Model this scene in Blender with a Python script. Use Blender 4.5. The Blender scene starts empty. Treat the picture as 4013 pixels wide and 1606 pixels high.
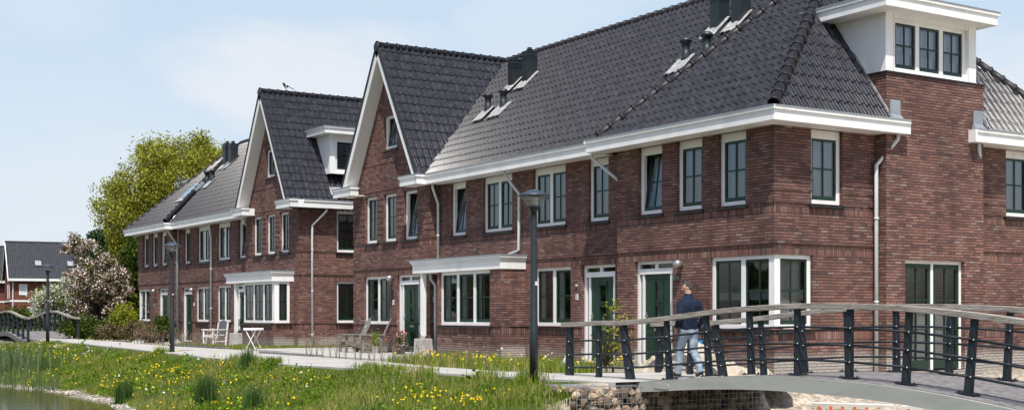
import bpy, math, random
import numpy as np
from mathutils import Vector, Matrix, noise
random.seed(7); rng = np.random.default_rng(7)
SC = bpy.context.scene
COL = SC.collection
rad = math.radians
PI = math.pi

# ------------------------------------------------------------------ materials
def new_mat(name):
    m = bpy.data.materials.new(name); m.use_nodes = True
    nt = m.node_tree
    for n in list(nt.nodes): nt.nodes.remove(n)
    out = nt.nodes.new('ShaderNodeOutputMaterial')
    return m, nt, out
def N(nt, t, **kw):
    n = nt.nodes.new(t)
    for k, v in kw.items():
        if k.startswith('i_'):
            key = k[2:]
            key = int(key) if key.isdigit() else key.replace('_', ' ')
            n.inputs[key].default_value = v
        else: setattr(n, k, v)
    return n
def c4(c): return (c[0], c[1], c[2], 1.0)
def ramp(nt, stops, interp='LINEAR'):
    r = nt.nodes.new('ShaderNodeValToRGB'); r.color_ramp.interpolation = interp
    el = r.color_ramp.elements
    while len(el) > 1: el.remove(el[-1])
    el[0].position = stops[0][0]; el[0].color = c4(stops[0][1])
    for p, c in stops[1:]:
        e = el.new(p); e.color = c4(c)
    return r
def mathn(nt, op, a, b=None, clamp=False):
    n = nt.nodes.new('ShaderNodeMath'); n.operation = op; n.use_clamp = clamp
    for i, v in enumerate((a, b)):
        if v is None: continue
        if isinstance(v, (int, float)): n.inputs[i].default_value = v
        else: nt.links.new(v, n.inputs[i])
    return n.outputs[0]
def mixc(nt, fac, a, b, mode='MIX'):
    n = nt.nodes.new('ShaderNodeMix'); n.data_type = 'RGBA'; n.blend_type = mode
    for sock, v in ((0, fac), (6, a), (7, b)):
        if isinstance(v, (int, float)): n.inputs[sock].default_value = v
        elif isinstance(v, tuple): n.inputs[sock].default_value = c4(v)
        else: nt.links.new(v, n.inputs[sock])
    return n.outputs[2]
def paving_mat():
    m, nt, out = new_mat('concrete_path_slabs'); L = nt.links.new
    g = N(nt, 'ShaderNodeNewGeometry'); sp = N(nt, 'ShaderNodeSeparateXYZ'); L(g.outputs['Position'], sp.inputs[0])
    n1 = N(nt, 'ShaderNodeTexNoise', i_Scale=.9, i_Detail=7, i_Roughness=.65); L(g.outputs['Position'], n1.inputs['Vector'])
    n2 = N(nt, 'ShaderNodeTexNoise', i_Scale=38.0, i_Detail=4); L(g.outputs['Position'], n2.inputs['Vector'])
    r = ramp(nt, [(.28, (.27, .25, .22)), (.42, (.42, .405, .38)), (.60, (.49, .48, .46)), (.75, (.54, .53, .51))]); L(n1.outputs['Fac'], r.inputs[0])
    r2 = ramp(nt, [(.3, (.82, .82, .82)), (.7, (1.1, 1.1, 1.1))]); L(n2.outputs['Fac'], r2.inputs[0])
    col = mixc(nt, 1.0, r.outputs[0], r2.outputs[0], 'MULTIPLY')
    jx = mathn(nt, 'LESS_THAN', mathn(nt, 'FRACT', mathn(nt, 'DIVIDE', mathn(nt, 'ADD', sp.outputs[0], 200), 2.0)), .011)
    col = mixc(nt, mathn(nt, 'MULTIPLY', jx, .75), col, (.10, .10, .075))
    p = N(nt, 'ShaderNodeBsdfPrincipled', i_Roughness=.9); p.inputs['Specular IOR Level'].default_value = .15; L(col, p.inputs['Base Color'])
    b = N(nt, 'ShaderNodeBump', i_Strength=.25, i_Distance=.02); L(n2.outputs['Fac'], b.inputs['Height']); L(b.outputs[0], p.inputs['Normal']); L(p.outputs[0], out.inputs[0]); return m
def noisy(name, cols, scale=3.0, rough=.6, spec=.4, metal=0.0, bump=0.0, bscale=40.0, island=0.0, stretch=None, detail=5, distort=0.0, coat=0.0):
    """principled with colour running over a noise ramp, optional per-island variation and bump"""
    m, nt, out = new_mat(name)
    g = N(nt, 'ShaderNodeNewGeometry')
    vec = g.outputs['Position']
    if stretch:
        mp = N(nt, 'ShaderNodeMapping'); mp.inputs['Scale'].default_value = stretch
        nt.links.new(vec, mp.inputs[0]); vec = mp.outputs[0]
    nz = N(nt, 'ShaderNodeTexNoise', i_Scale=scale, i_Detail=detail, i_Distortion=distort)
    nt.links.new(vec, nz.inputs['Vector'])
    f = nz.outputs['Fac']
    if island:
        a = mathn(nt, 'MULTIPLY', mathn(nt, 'SUBTRACT', g.outputs['Random Per Island'], .5), island)
        f = mathn(nt, 'ADD', f, a, True)
    k = len(cols)
    r = ramp(nt, [(.28 + .44 * i / max(1, k - 1), c) for i, c in enumerate(cols)])
    nt.links.new(f, r.inputs[0])
    p = N(nt, 'ShaderNodeBsdfPrincipled', i_Roughness=rough, i_Metallic=metal)
    p.inputs['Specular IOR Level'].default_value = spec
    p.inputs['Coat Weight'].default_value = coat
    nt.links.new(r.outputs[0], p.inputs['Base Color'])
    if bump:
        n2 = N(nt, 'ShaderNodeTexNoise', i_Scale=bscale, i_Detail=4)
        nt.links.new(vec, n2.inputs['Vector'])
        b = N(nt, 'ShaderNodeBump', i_Strength=bump, i_Distance=.02)
        nt.links.new(n2.outputs['Fac'], b.inputs['Height']); nt.links.new(b.outputs[0], p.inputs['Normal'])
    nt.links.new(p.outputs[0], out.inputs[0])
    return m

def brick_mat(name, bands=True):
    m, nt, out = new_mat(name)
    L = nt.links.new
    g = N(nt, 'ShaderNodeNewGeometry')
    sp = N(nt, 'ShaderNodeSeparateXYZ'); L(g.outputs['Position'], sp.inputs[0])
    sn = N(nt, 'ShaderNodeSeparateXYZ'); L(g.outputs['True Normal'], sn.inputs[0])
    ax = mathn(nt, 'ABSOLUTE', sn.outputs[0]); ay = mathn(nt, 'ABSOLUTE', sn.outputs[1])
    u = mathn(nt, 'ADD', mathn(nt, 'MULTIPLY', sp.outputs[0], ay), mathn(nt, 'MULTIPLY', sp.outputs[1], ax))
    z = mathn(nt, 'ADD', sp.outputs[2], 3.0)
    u = mathn(nt, 'ADD', u, 100.0)
    BW, BH, SW = .215, .0625, .0625
    def course(u, z, bw, bh, off):
        zr = mathn(nt, 'DIVIDE', z, bh); row = mathn(nt, 'FLOOR', zr)
        par = mathn(nt, 'MULTIPLY', mathn(nt, 'MODULO', row, 2.0), off)
        ur = mathn(nt, 'ADD', mathn(nt, 'DIVIDE', u, bw), par)
        # jitter per row to break the regular bond
        wn = N(nt, 'ShaderNodeTexWhiteNoise', noise_dimensions='1D'); L(row, wn.inputs['W'])
        if off: ur = mathn(nt, 'ADD', ur, mathn(nt, 'MULTIPLY', wn.outputs[0], .4))
        col = mathn(nt, 'FLOOR', ur)
        fu = mathn(nt, 'FRACT', ur); fz = mathn(nt, 'FRACT', zr)
        mu, mz = .010 / bw, .0165 / bh
        ju = mathn(nt, 'LESS_THAN', fu, mu); jz = mathn(nt, 'LESS_THAN', fz, mz)
        cv = N(nt, 'ShaderNodeCombineXYZ'); L(col, cv.inputs[0]); L(row, cv.inputs[1])
        w2 = N(nt, 'ShaderNodeTexWhiteNoise', noise_dimensions='2D'); L(cv.outputs[0], w2.inputs['Vector'])
        return mathn(nt, 'MAXIMUM', ju, jz), w2.outputs['Value'], ju, jz
    j1, r1, ju1, jz1 = course(u, z, BW, BH, .5)
    if bands:
        j2, r2, ju2, jz2 = course(u, mathn(nt, 'SUBTRACT', z, .01), SW, .215, 0.0)
        def band(a, b):
            return mathn(nt, 'MULTIPLY', mathn(nt, 'GREATER_THAN', sp.outputs[2], a), mathn(nt, 'LESS_THAN', sp.outputs[2], b))
        bm = mathn(nt, 'ADD', mathn(nt, 'ADD', band(2.47, 2.685), band(3.33, 3.545)), band(.70, .915), True)
        def sel(a, b):
            n = N(nt, 'ShaderNodeMix'); n.data_type = 'FLOAT'
            L(bm, n.inputs[0]); L(a, n.inputs[2]); L(b, n.inputs[3]); return n.outputs[0]
        joint, rnd = sel(j1, j2), sel(r1, r2)
    else: joint, rnd = j1, r1
    cr = ramp(nt, [(0, (.125, .070, .064)), (.15, (.16, .087, .076)), (.34, (.195, .103, .086)), (.55, (.225, .118, .097)), (.74, (.252, .134, .109)), (.92, (.28, .162, .134)), (.985, (.27, .20, .175)), (1, (.31, .25, .22))])
    L(rnd, cr.inputs[0])
    nz = N(nt, 'ShaderNodeTexNoise', i_Scale=.55, i_Detail=6); L(g.outputs['Position'], nz.inputs['Vector'])
    big = ramp(nt, [(.3, (.64, .62, .64)), (.5, (.95, .93, .92)), (.7, (1.14, 1.10, 1.06))]); L(nz.outputs['Fac'], big.inputs[0])
    col = mixc(nt, 1.0, cr.outputs[0], big.outputs[0], 'MULTIPLY')
    mv = N(nt, 'ShaderNodeMapping'); mv.inputs['Scale'].default_value = (2.6, 2.6, .22); L(g.outputs['Position'], mv.inputs[0])
    nv = N(nt, 'ShaderNodeTexNoise', i_Scale=1.3, i_Detail=5); L(mv.outputs[0], nv.inputs['Vector'])
    streak = ramp(nt, [(.30, (.74, .74, .76)), (.48, (1, 1, 1)), (.72, (1.10, 1.08, 1.06))]); L(nv.outputs['Fac'], streak.inputs[0])
    col = mixc(nt, 1.0, col, streak.outputs[0], 'MULTIPLY')
    nf = N(nt, 'ShaderNodeTexNoise', i_Scale=45.0, i_Detail=3); L(g.outputs['Position'], nf.inputs['Vector'])
    fine = ramp(nt, [(.3, (.8, .8, .8)), (.7, (1.15, 1.15, 1.15))]); L(nf.outputs['Fac'], fine.inputs[0])
    col = mixc(nt, 1.0, col, fine.outputs[0], 'MULTIPLY')
    # pale lime bloom low on the wall and in scattered patches
    mr = N(nt, 'ShaderNodeMapRange'); mr.inputs[1].default_value = .52; mr.inputs[2].default_value = .22; mr.interpolation_type = 'SMOOTHSTEP'
    n3 = N(nt, 'ShaderNodeTexNoise', i_Scale=1.1, i_Detail=4); L(g.outputs['Position'], n3.inputs['Vector'])
    L(mathn(nt, 'ADD', sp.outputs[2], mathn(nt, 'MULTIPLY', mathn(nt, 'SUBTRACT', n3.outputs['Fac'], .5), .35)), mr.inputs[0])
    low = mathn(nt, 'MULTIPLY', mr.outputs[0], mathn(nt, 'ADD', mathn(nt, 'MULTIPLY', ax, .52), .33))
    col = mixc(nt, low, col, (.46, .43, .39))
    patch = ramp(nt, [(.60, (0, 0, 0)), (.78, (.22, .22, .22))]); L(n3.outputs['Fac'], patch.inputs[0])
    col = mixc(nt, patch.outputs[0], col, (.30, .24, .22))
    mort = mixc(nt, low, (.045, .034, .034), (.17, .155, .14))
    col = mixc(nt, joint, col, mort)
    p = N(nt, 'ShaderNodeBsdfPrincipled', i_Roughness=.82); p.inputs['Specular IOR Level'].default_value = .25
    L(col, p.inputs['Base Color'])
    b = N(nt, 'ShaderNodeBump', i_Strength=.7, i_Distance=.012); b.invert = True
    L(mathn(nt, 'ADD', joint, mathn(nt, 'MULTIPLY', nf.outputs['Fac'], .3)), b.inputs['Height']); L(b.outputs[0], p.inputs['Normal'])
    L(p.outputs[0], out.inputs[0])
    return m

def glass_mat(name, tint=(.62, .68, .68), refl=1.0):
    m, nt, out = new_mat(name)
    t = N(nt, 'ShaderNodeBsdfTransparent'); t.inputs[0].default_value = c4(tint)
    gl = N(nt, 'ShaderNodeBsdfGlossy'); gl.inputs['Roughness'].default_value = .02; gl.inputs[0].default_value = c4((.92, .95, 1))
    g = N(nt, 'ShaderNodeNewGeometry')
    nz = N(nt, 'ShaderNodeTexNoise', i_Scale=1.7, i_Detail=2); nt.links.new(g.outputs['Position'], nz.inputs['Vector'])
    b = N(nt, 'ShaderNodeBump', i_Strength=.05, i_Distance=.03); nt.links.new(nz.outputs['Fac'], b.inputs['Height']); nt.links.new(b.outputs[0], gl.inputs['Normal'])
    fr = N(nt, 'ShaderNodeFresnel'); fr.inputs[0].default_value = 1.75
    f = mathn(nt, 'MULTIPLY', fr.outputs[0], 1.25 * refl, True)
    mx = N(nt, 'ShaderNodeMixShader')
    nt.links.new(f, mx.inputs[0]); nt.links.new(t.outputs[0], mx.inputs[1]); nt.links.new(gl.outputs[0], mx.inputs[2])
    nt.links.new(mx.outputs[0], out.inputs[0]); return m

def leaf_mat(name, cols, trans=.35, scale=1.2, island=.7):
    m, nt, out = new_mat(name)
    L = nt.links.new
    g = N(nt, 'ShaderNodeNewGeometry')
    nz = N(nt, 'ShaderNodeTexNoise', i_Scale=scale, i_Detail=3); L(g.outputs['Position'], nz.inputs['Vector'])
    f = mathn(nt, 'ADD', nz.outputs['Fac'], mathn(nt, 'MULTIPLY', mathn(nt, 'SUBTRACT', g.outputs['Random Per Island'], .5), island), True)
    k = len(cols)
    r = ramp(nt, [(.2 + .6 * i / max(1, k - 1), c) for i, c in enumerate(cols)]); L(f, r.inputs[0])
    d = N(nt, 'ShaderNodeBsdfDiffuse'); L(r.outputs[0], d.inputs[0])
    t = N(nt, 'ShaderNodeBsdfTranslucent'); L(r.outputs[0], t.inputs[0])
    mx = N(nt, 'ShaderNodeMixShader'); mx.inputs[0].default_value = trans
    L(d.outputs[0], mx.inputs[1]); L(t.outputs[0], mx.inputs[2]); L(mx.outputs[0], out.inputs[0]); return m

M = {}
M['brick'] = brick_mat('brick_banded'); M['brick_plain'] = brick_mat('brick_plain', False)
M['tile'] = noisy('glazed_roof_tile', [(.018, .020, .028), (.030, .032, .041), (.052, .051, .060)], 5.5, .15, .21)
M['cap'] = noisy('glazed_ridge_tile', [(.014, .013, .016), (.028, .026, .030)], 6, .45, .3)
M['white'] = noisy('white_paint', [(.76, .77, .76), (.86, .86, .85), (.89, .89, .885)], 2.6, .42, .4, stretch=(1, 1, .35))
M['soffit'] = noisy('soffit_board', [(.70, .69, .66), (.77, .76, .73)], .9, .55, .3)
M['green'] = noisy('dark_green_paint', [(.008, .028, .018), (.012, .038, .024)], 3, .3, .5)
M['door'] = noisy('green_door_paint', [(.008, .034, .021), (.014, .048, .030)], 2, .32, .5)
M['glass'] = glass_mat('window_glass', (.92, .95, .955), 1.35)
M['zinc'] = noisy('zinc_sheet', [(.30, .34, .37), (.40, .44, .47)], 4, .42, .5, metal=.35)
M['pipe'] = noisy('grey_downpipe', [(.56, .59, .59), (.67, .70, .70)], 3, .4, .4)
M['lead'] = noisy('lead_flashing', [(.22, .22, .225), (.36, .36, .36), (.50, .50, .49)], 7, .5, .4, bump=.5, bscale=12)
M['black'] = noisy('anthracite_metal', [(.018, .024, .028), (.028, .036, .041)], 5, .4, .5)
M['sill'] = noisy('black_sill_tile', [(.012, .013, .014), (.03, .03, .032)], 9, .3, .5)
M['curtain'] = leaf_mat('curtain_cloth', [(.80, .80, .78), (.90, .90, .88)], .15, 6, .1)
M['net'] = leaf_mat('net_curtain', [(.62, .66, .72), (.82, .84, .88)], .15, 1.6, .1)
M['steel'] = noisy('brushed_steel', [(.42, .42, .42), (.60, .60, .60)], 12, .28, .6, metal=.8)
M['plate'] = noisy('white_number_plate', [(.72, .72, .70), (.80, .80, .78)], 4, .4)
M['digit'] = noisy('black_digit', [(.015, .015, .015), (.02, .02, .02)], 4, .5)
M['concrete'] = noisy('pale_concrete', [(.36, .35, .325), (.45, .44, .41), (.52, .51, .48)], 3.5, .85, .2, bump=.25, bscale=60)
M['path'] = noisy('concrete_path', [(.33, .315, .29), (.45, .44, .42), (.52, .51, .49)], 2.3, .9, .15, bump=.2, bscale=70)
M['deck'] = noisy('gritted_deck', [(.12, .115, .12), (.20, .19, .195), (.30, .285, .285)], 9, .95, .1, bump=.5, bscale=140)
M['beam'] = noisy('grey_green_steel', [(.37, .38, .345), (.43, .44, .405), (.47, .475, .44)], 1.6, .5, .35, stretch=(1, 1, 3))
M['rail_steel'] = noisy('anthracite_railing', [(.016, .022, .028), (.026, .034, .041)], 4, .5, .25)
M['bolt'] = noisy('zinc_bolt', [(.55, .56, .57), (.7, .7, .7)], 9, .3, .5, metal=.6)
M['timber'] = noisy('weathered_hardwood', [(.17, .145, .12), (.30, .265, .23), (.42, .385, .345), (.48, .45, .41)], 3.2, .85, .15, stretch=(1.1, 16, 16), bump=.5, bscale=9, detail=8, distort=.6)
M['grey_wood'] = noisy('grey_garden_wood', [(.13, .13, .12), (.25, .25, .23)], 6, .8, .2, stretch=(4, 4, 1.2))
M['wicker'] = noisy('grey_wicker', [(.05, .05, .055), (.15, .15, .16)], 40, .7, .2)
M['sand'] = noisy('clay_sand', [(.30, .25, .19), (.47, .42, .34), (.60, .55, .47)], 2.6, .95, .1, bump=.9, bscale=14, detail=8)
M['stone'] = noisy('gabion_stone', [(.16, .125, .10), (.30, .21, .155), (.42, .27, .19), (.30, .275, .22), (.52, .40, .29)], 1.2, .85, .2, island=1.5, bump=.5, bscale=18)
M['wire'] = noisy('galvanised_wire', [(.42, .43, .44), (.55, .56, .57)], 9, .45, .5, metal=.5)
M['bark'] = noisy('bark', [(.05, .04, .03), (.12, .10, .075)], 5, .9, .1, stretch=(3, 3, 1), bump=.6, bscale=20)

# ------------------------------------------------------------------ mesh builder
MIRX = -44.4                     # the far block is the near one mirrored: x -> MIRX - x
class State: mir = False
ST = State()
class MB:
    def __init__(s): s.v = []; s.f = []
    def add(s, vs, fs):
        o = len(s.v); s.v += [tuple(v) for v in vs]; s.f += [tuple(i + o for i in f) for f in fs]
    def box(s, x0, x1, y0, y1, z0, z1):
        x0, x1 = sorted((x0, x1)); y0, y1 = sorted((y0, y1)); z0, z1 = sorted((z0, z1))
        s.add([(x0, y0, z0), (x1, y0, z0), (x1, y1, z0), (x0, y1, z0), (x0, y0, z1), (x1, y0, z1), (x1, y1, z1), (x0, y1, z1)],
              [(0, 3, 2, 1), (4, 5, 6, 7), (0, 1, 5, 4), (1, 2, 6, 5), (2, 3, 7, 6), (3, 0, 4, 7)])
    def hexa(s, a, b):
        """two matching quads a (bottom) and b (top)"""
        s.add(list(a) + list(b), [(0, 3, 2, 1), (4, 5, 6, 7), (0, 1, 5, 4), (1, 2, 6, 5), (2, 3, 7, 6), (3, 0, 4, 7)])
    def prism(s, pts, vec):
        n = len(pts); vec = Vector(vec); p = [Vector(q) for q in pts]
        s.add(p + [q + vec for q in p], [tuple(range(n - 1, -1, -1)), tuple(range(n, 2 * n))] + [(i, (i + 1) % n, n + (i + 1) % n, n + i) for i in range(n)])
    def bar(s, p0, p1, w, h, up=(0, 0, 1)):
        p0, p1 = Vector(p0), Vector(p1); d = (p1 - p0).normalized(); up = Vector(up)
        sd = d.cross(up)
        if sd.length < 1e-4: sd = d.cross(Vector((1, 0, 0)))
        sd.normalize(); u = sd.cross(d).normalized()
        q = lambda p: [p - sd * w / 2 - u * h / 2, p + sd * w / 2 - u * h / 2, p + sd * w / 2 + u * h / 2, p - sd * w / 2 + u * h / 2]
        s.hexa(q(p0), q(p1))
    def tube(s, pts, r, n=8, cap=True):
        pts = [Vector(p) for p in pts]
        rs = r if isinstance(r, (list, tuple)) else [r] * len(pts)
        rings = []
        ref = None
        for i, p in enumerate(pts):
            d = (pts[min(i + 1, len(pts) - 1)] - pts[max(i - 1, 0)]).normalized()
            if ref is None:
                ref = d.cross(Vector((0, 0, 1)))
                if ref.length < .1: ref = d.cross(Vector((1, 0, 0)))
            a = (ref - d * ref.dot(d)).normalized(); ref = a
            b = d.cross(a)
            rings.append([p + (a * math.cos(2 * PI * k / n) + b * math.sin(2 * PI * k / n)) * rs[i] for k in range(n)])
        vs = [v for rg in rings for v in rg]; fs = []
        for i in range(len(pts) - 1):
            for k in range(n): fs.append((i * n + k, i * n + (k + 1) % n, (i + 1) * n + (k + 1) % n, (i + 1) * n + k))
        if cap: fs.append(tuple(range(n - 1, -1, -1))); fs.append(tuple(range((len(pts) - 1) * n, len(pts) * n)))
        s.add(vs, fs)
    def lathe(s, c, prof, n=16):
        vs = []; fs = []
        for r, z in prof:
            for k in range(n): vs.append((c[0] + r * math.cos(2 * PI * k / n), c[1] + r * math.sin(2 * PI * k / n), c[2] + z))
        for i in range(len(prof) - 1):
            for k in range(n): fs.append((i * n + k, i * n + (k + 1) % n, (i + 1) * n + (k + 1) % n, (i + 1) * n + k))
        if prof[0][0] > 1e-4: fs.append(tuple(range(n - 1, -1, -1)))
        if prof[-1][0] > 1e-4: fs.append(tuple(range((len(prof) - 1) * n, len(prof) * n)))
        s.add(vs, fs)
    def ball(s, c, r, squash=(1, 1, 1), n=8, m=6, jit=0.0):
        vs = [(c[0], c[1], c[2] - r * squash[2])]; fs = []
        for i in range(1, m):
            th = PI * i / m
            for k in range(n):
                ph = 2 * PI * k / n; q = 1 + random.uniform(-jit, jit)
                vs.append((c[0] + q * r * squash[0] * math.sin(th) * math.cos(ph), c[1] + q * r * squash[1] * math.sin(th) * math.sin(ph), c[2] - q * r * squash[2] * math.cos(th)))
        vs.append((c[0], c[1], c[2] + r * squash[2])); t = len(vs) - 1
        for k in range(n): fs.append((0, 1 + (k + 1) % n, 1 + k))
        for i in range(m - 2):
            for k in range(n): fs.append((1 + i * n + k, 1 + i * n + (k + 1) % n, 1 + (i + 1) * n + (k + 1) % n, 1 + (i + 1) * n + k))
        for k in range(n): fs.append((1 + (m - 2) * n + k, 1 + (m - 2) * n + (k + 1) % n, t))
        s.add(vs, fs)
    def build(s, name, m, parent=None, smooth=False, bevel=0.0):
        me = bpy.data.meshes.new(name)
        vs, fs = s.v, s.f
        if ST.mir:
            vs = [(MIRX - x, y, z) for x, y, z in vs]; fs = [tuple(reversed(f)) for f in fs]
        if parent is not None:
            o = parent
            while o.parent: o = o.parent
            L = o.location; vs = [(x - L.x, y - L.y, z - L.z) for x, y, z in vs]
        me.from_pydata(vs, [], fs); me.validate(); me.update()
        if smooth: me.polygons.foreach_set('use_smooth', [True] * len(me.polygons))
        me.materials.append(m if not isinstance(m, str) else M[m])
        o = bpy.data.objects.new(name, me); COL.objects.link(o)
        if parent is not None: o.parent = parent
        if bevel:
            b = o.modifiers.new('bevel', 'BEVEL'); b.width = bevel; b.segments = 2; b.limit_method = 'ANGLE'
        return o
def tag(o, label, cat, group=None):
    o['label'] = label; o['category'] = cat
    if group: o['group'] = group
    return o
def thing(name, loc, label, cat, group=None, rz=0.0):
    o = bpy.data.objects.new(name, None); COL.objects.link(o)
    x = MIRX - loc[0] if ST.mir else loc[0]
    o.location = (x, loc[1], loc[2]); o.rotation_euler = (0, 0, rz); o.empty_display_size = .3
    return tag(o, label, cat, group)
def struct(o): o['kind'] = 'structure'; return o
def stuff(o): o['kind'] = 'stuff'; return o
def np_mesh(name, V, F, m, parent=None, smooth=False):
    V = np.asarray(V, np.float32); F = np.asarray(F, np.int32)
    if parent is not None: V = V - np.array(parent.location, np.float32)
    me = bpy.data.meshes.new(name)
    nf, k = F.shape
    me.vertices.add(len(V)); me.vertices.foreach_set('co', V.ravel())
    me.loops.add(nf * k); me.loops.foreach_set('vertex_index', F.ravel())
    me.polygons.add(nf); me.polygons.foreach_set('loop_start', np.arange(nf, dtype=np.int32) * k)
    me.polygons.foreach_set('loop_total', np.full(nf, k, np.int32))
    if smooth: me.polygons.foreach_set('use_smooth', np.ones(nf, bool))
    me.update(calc_edges=True); me.validate()
    me.materials.append(m if not isinstance(m, str) else M[m])
    o = bpy.data.objects.new(name, me); COL.objects.link(o)
    if parent is not None: o.parent = parent
    return o
def copy_tree(o, loc, rz=None, label=None, scale=None, parent=None):
    c = o.copy(); COL.objects.link(c)
    if parent is None:
        c.location = loc
        if rz is not None: c.rotation_euler = (0, 0, rz)
        if scale: c.scale = (scale,) * 3
        if label: c['label'] = label
    else: c.parent = parent
    for ch in list(o.children): copy_tree(ch, None, parent=c)
    return c

# ------------------------------------------------------------------ camera, light, sky
CAM = Vector((19.54, -18.83, 1.212))
cam = bpy.data.cameras.new('camera'); co = bpy.data.objects.new('camera', cam); COL.objects.link(co)
cam.sensor_fit = 'HORIZONTAL'; cam.sensor_width = 36.0; cam.lens = 5080 / 4013 * 36
cam.shift_y = (1234.5 - 803) / 4013; cam.clip_end = 6000; cam.clip_start = .1
co.location = CAM; YAW = math.acos(.5373); co.rotation_euler = (rad(90), 0, YAW)
SC.camera = co
FW = Vector((-math.sin(YAW), math.cos(YAW), 0)); RT = Vector((math.cos(YAW), math.sin(YAW), 0))
def place(px, dep):              # plan position from a bearing in the photograph and a distance
    p = CAM + FW * dep + RT * ((px - 2006.5) / 5080 * dep); return p.x, p.y
SUN = Vector((.47, -.29, 1.0)).normalized()
sl = bpy.data.lights.new('sun', 'SUN'); sl.energy = 5.0; sl.angle = rad(.53); sl.color = (1, .955, .88)
so = bpy.data.objects.new('sun', sl); COL.objects.link(so); so.location = (30, -30, 60)
so.rotation_euler = (-SUN).to_track_quat('-Z', 'Y').to_euler()
w = bpy.data.worlds.new('World'); SC.world = w; w.use_nodes = True
nt = w.node_tree
for n in list(nt.nodes): nt.nodes.remove(n)
sky = nt.nodes.new('ShaderNodeTexSky'); sky.sky_type = 'NISHITA'; sky.sun_disc = False
sky.sun_elevation = math.asin(SUN.z); sky.sun_rotation = math.atan2(SUN.x, SUN.y)
sky.air_density = 1.0; sky.dust_density = 2.2; sky.ozone_density = 1.2; sky.altitude = 0
tc = nt.nodes.new('ShaderNodeTexCoord')
sx = nt.nodes.new('ShaderNodeSeparateXYZ'); nt.links.new(tc.outputs['Generated'], sx.inputs[0])
# thin bright haze over the north-west half of the sky, away from the sun
dt = mathn(nt, 'ADD', mathn(nt, 'MULTIPLY', sx.outputs[0], -.86), mathn(nt, 'MULTIPLY', sx.outputs[1], .51))
def smooth(v, a, b):
    m_ = nt.nodes.new('ShaderNodeMapRange'); m_.interpolation_type = 'SMOOTHSTEP'
    m_.inputs[1].default_value = a; m_.inputs[2].default_value = b; nt.links.new(v, m_.inputs[0]); return m_.outputs[0]
side = smooth(dt, .48, .88)
hz = ramp(nt, [(0, (5.4, 5.8, 6.2)), (.12, (4.6, 5.4, 6.2)), (.32, (3.5, 4.65, 6.0)), (.55, (1.9, 2.9, 4.6)), (1, (.9, 1.5, 2.8))]); nt.links.new(sx.outputs[2], hz.inputs[0])
base = mixc(nt, mathn(nt, 'MULTIPLY', side, .95), sky.outputs[0], hz.outputs[0])
mp = nt.nodes.new('ShaderNodeMapping'); mp.inputs['Scale'].default_value = (1, 1, 2.2); mp.inputs['Location'].default_value = (3.1, .6, .3)
nt.links.new(tc.outputs['Generated'], mp.inputs[0])
nz = N(nt, 'ShaderNodeTexNoise', i_Scale=7.0, i_Detail=8, i_Roughness=.55, i_Distortion=.25); nt.links.new(mp.outputs[0], nz.inputs['Vector'])
# soft cumulus puffs: a few directions in the sky, broken up by noise
acc = None
for az, el, rr, am in ((-.165, .185, .115, .9), (-.10, .20, .075, .6), (.40, .16, .13, .8), (.02, .225, .09, .35), (-.33, .10, .16, .35), (-.36, .235, .06, .3)):
    d0 = (FW + RT * az + Vector((0, 0, el))).normalized()
    vm = nt.nodes.new('ShaderNodeVectorMath'); vm.operation = 'SUBTRACT'; nt.links.new(tc.outputs['Generated'], vm.inputs[0]); vm.inputs[1].default_value = d0
    sc_ = nt.nodes.new('ShaderNodeVectorMath'); sc_.operation = 'MULTIPLY'; nt.links.new(vm.outputs[0], sc_.inputs[0]); sc_.inputs[1].default_value = (1, 1, 1.9)
    ln = nt.nodes.new('ShaderNodeVectorMath'); ln.operation = 'LENGTH'; nt.links.new(sc_.outputs[0], ln.inputs[0])
    dd = mathn(nt, 'ADD', ln.outputs['Value'], mathn(nt, 'MULTIPLY', mathn(nt, 'SUBTRACT', nz.outputs['Fac'], .5), rr * 2.6))
    m_ = nt.nodes.new('ShaderNodeMapRange'); m_.interpolation_type = 'SMOOTHSTEP'; m_.inputs[1].default_value = rr; m_.inputs[2].default_value = rr * .15; m_.inputs[4].default_value = am; nt.links.new(dd, m_.inputs[0])
    acc = m_.outputs[0] if acc is None else mathn(nt, 'MAXIMUM', acc, m_.outputs[0])
cr = ramp(nt, [(.48, (0, 0, 0)), (.75, (1, 1, 1))]); nt.links.new(nz.outputs['Fac'], cr.inputs[0])
cf = mathn(nt, 'MAXIMUM', mathn(nt, 'MULTIPLY', acc, .75), mathn(nt, 'MULTIPLY', cr.outputs[0], .18))
CLOUD = mixc(nt, cf, base, mixc(nt, side, (3.2, 3.3, 3.5), (5.8, 5.9, 6.15)))
bg = nt.nodes.new('ShaderNodeBackground'); bg.inputs['Strength'].default_value = .15
nt.links.new(CLOUD, bg.inputs[0])
wo = nt.nodes.new('ShaderNodeOutputWorld'); nt.links.new(bg.outputs[0], wo.inputs[0])
SC.view_settings.view_transform = 'Standard'; SC.view_settings.look = 'None'; SC.view_settings.exposure = 0; SC.view_settings.gamma = 1
SC.render.engine = 'CYCLES'
SC.cycles.max_bounces = 6; SC.cycles.transparent_max_bounces = 12; SC.cycles.diffuse_bounces = 3; SC.cycles.glossy_bounces = 3
SC.cycles.use_denoising = True; SC.cycles.caustics_reflective = False; SC.cycles.caustics_refractive = False
SC.cycles.sample_clamp_indirect = 6

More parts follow.
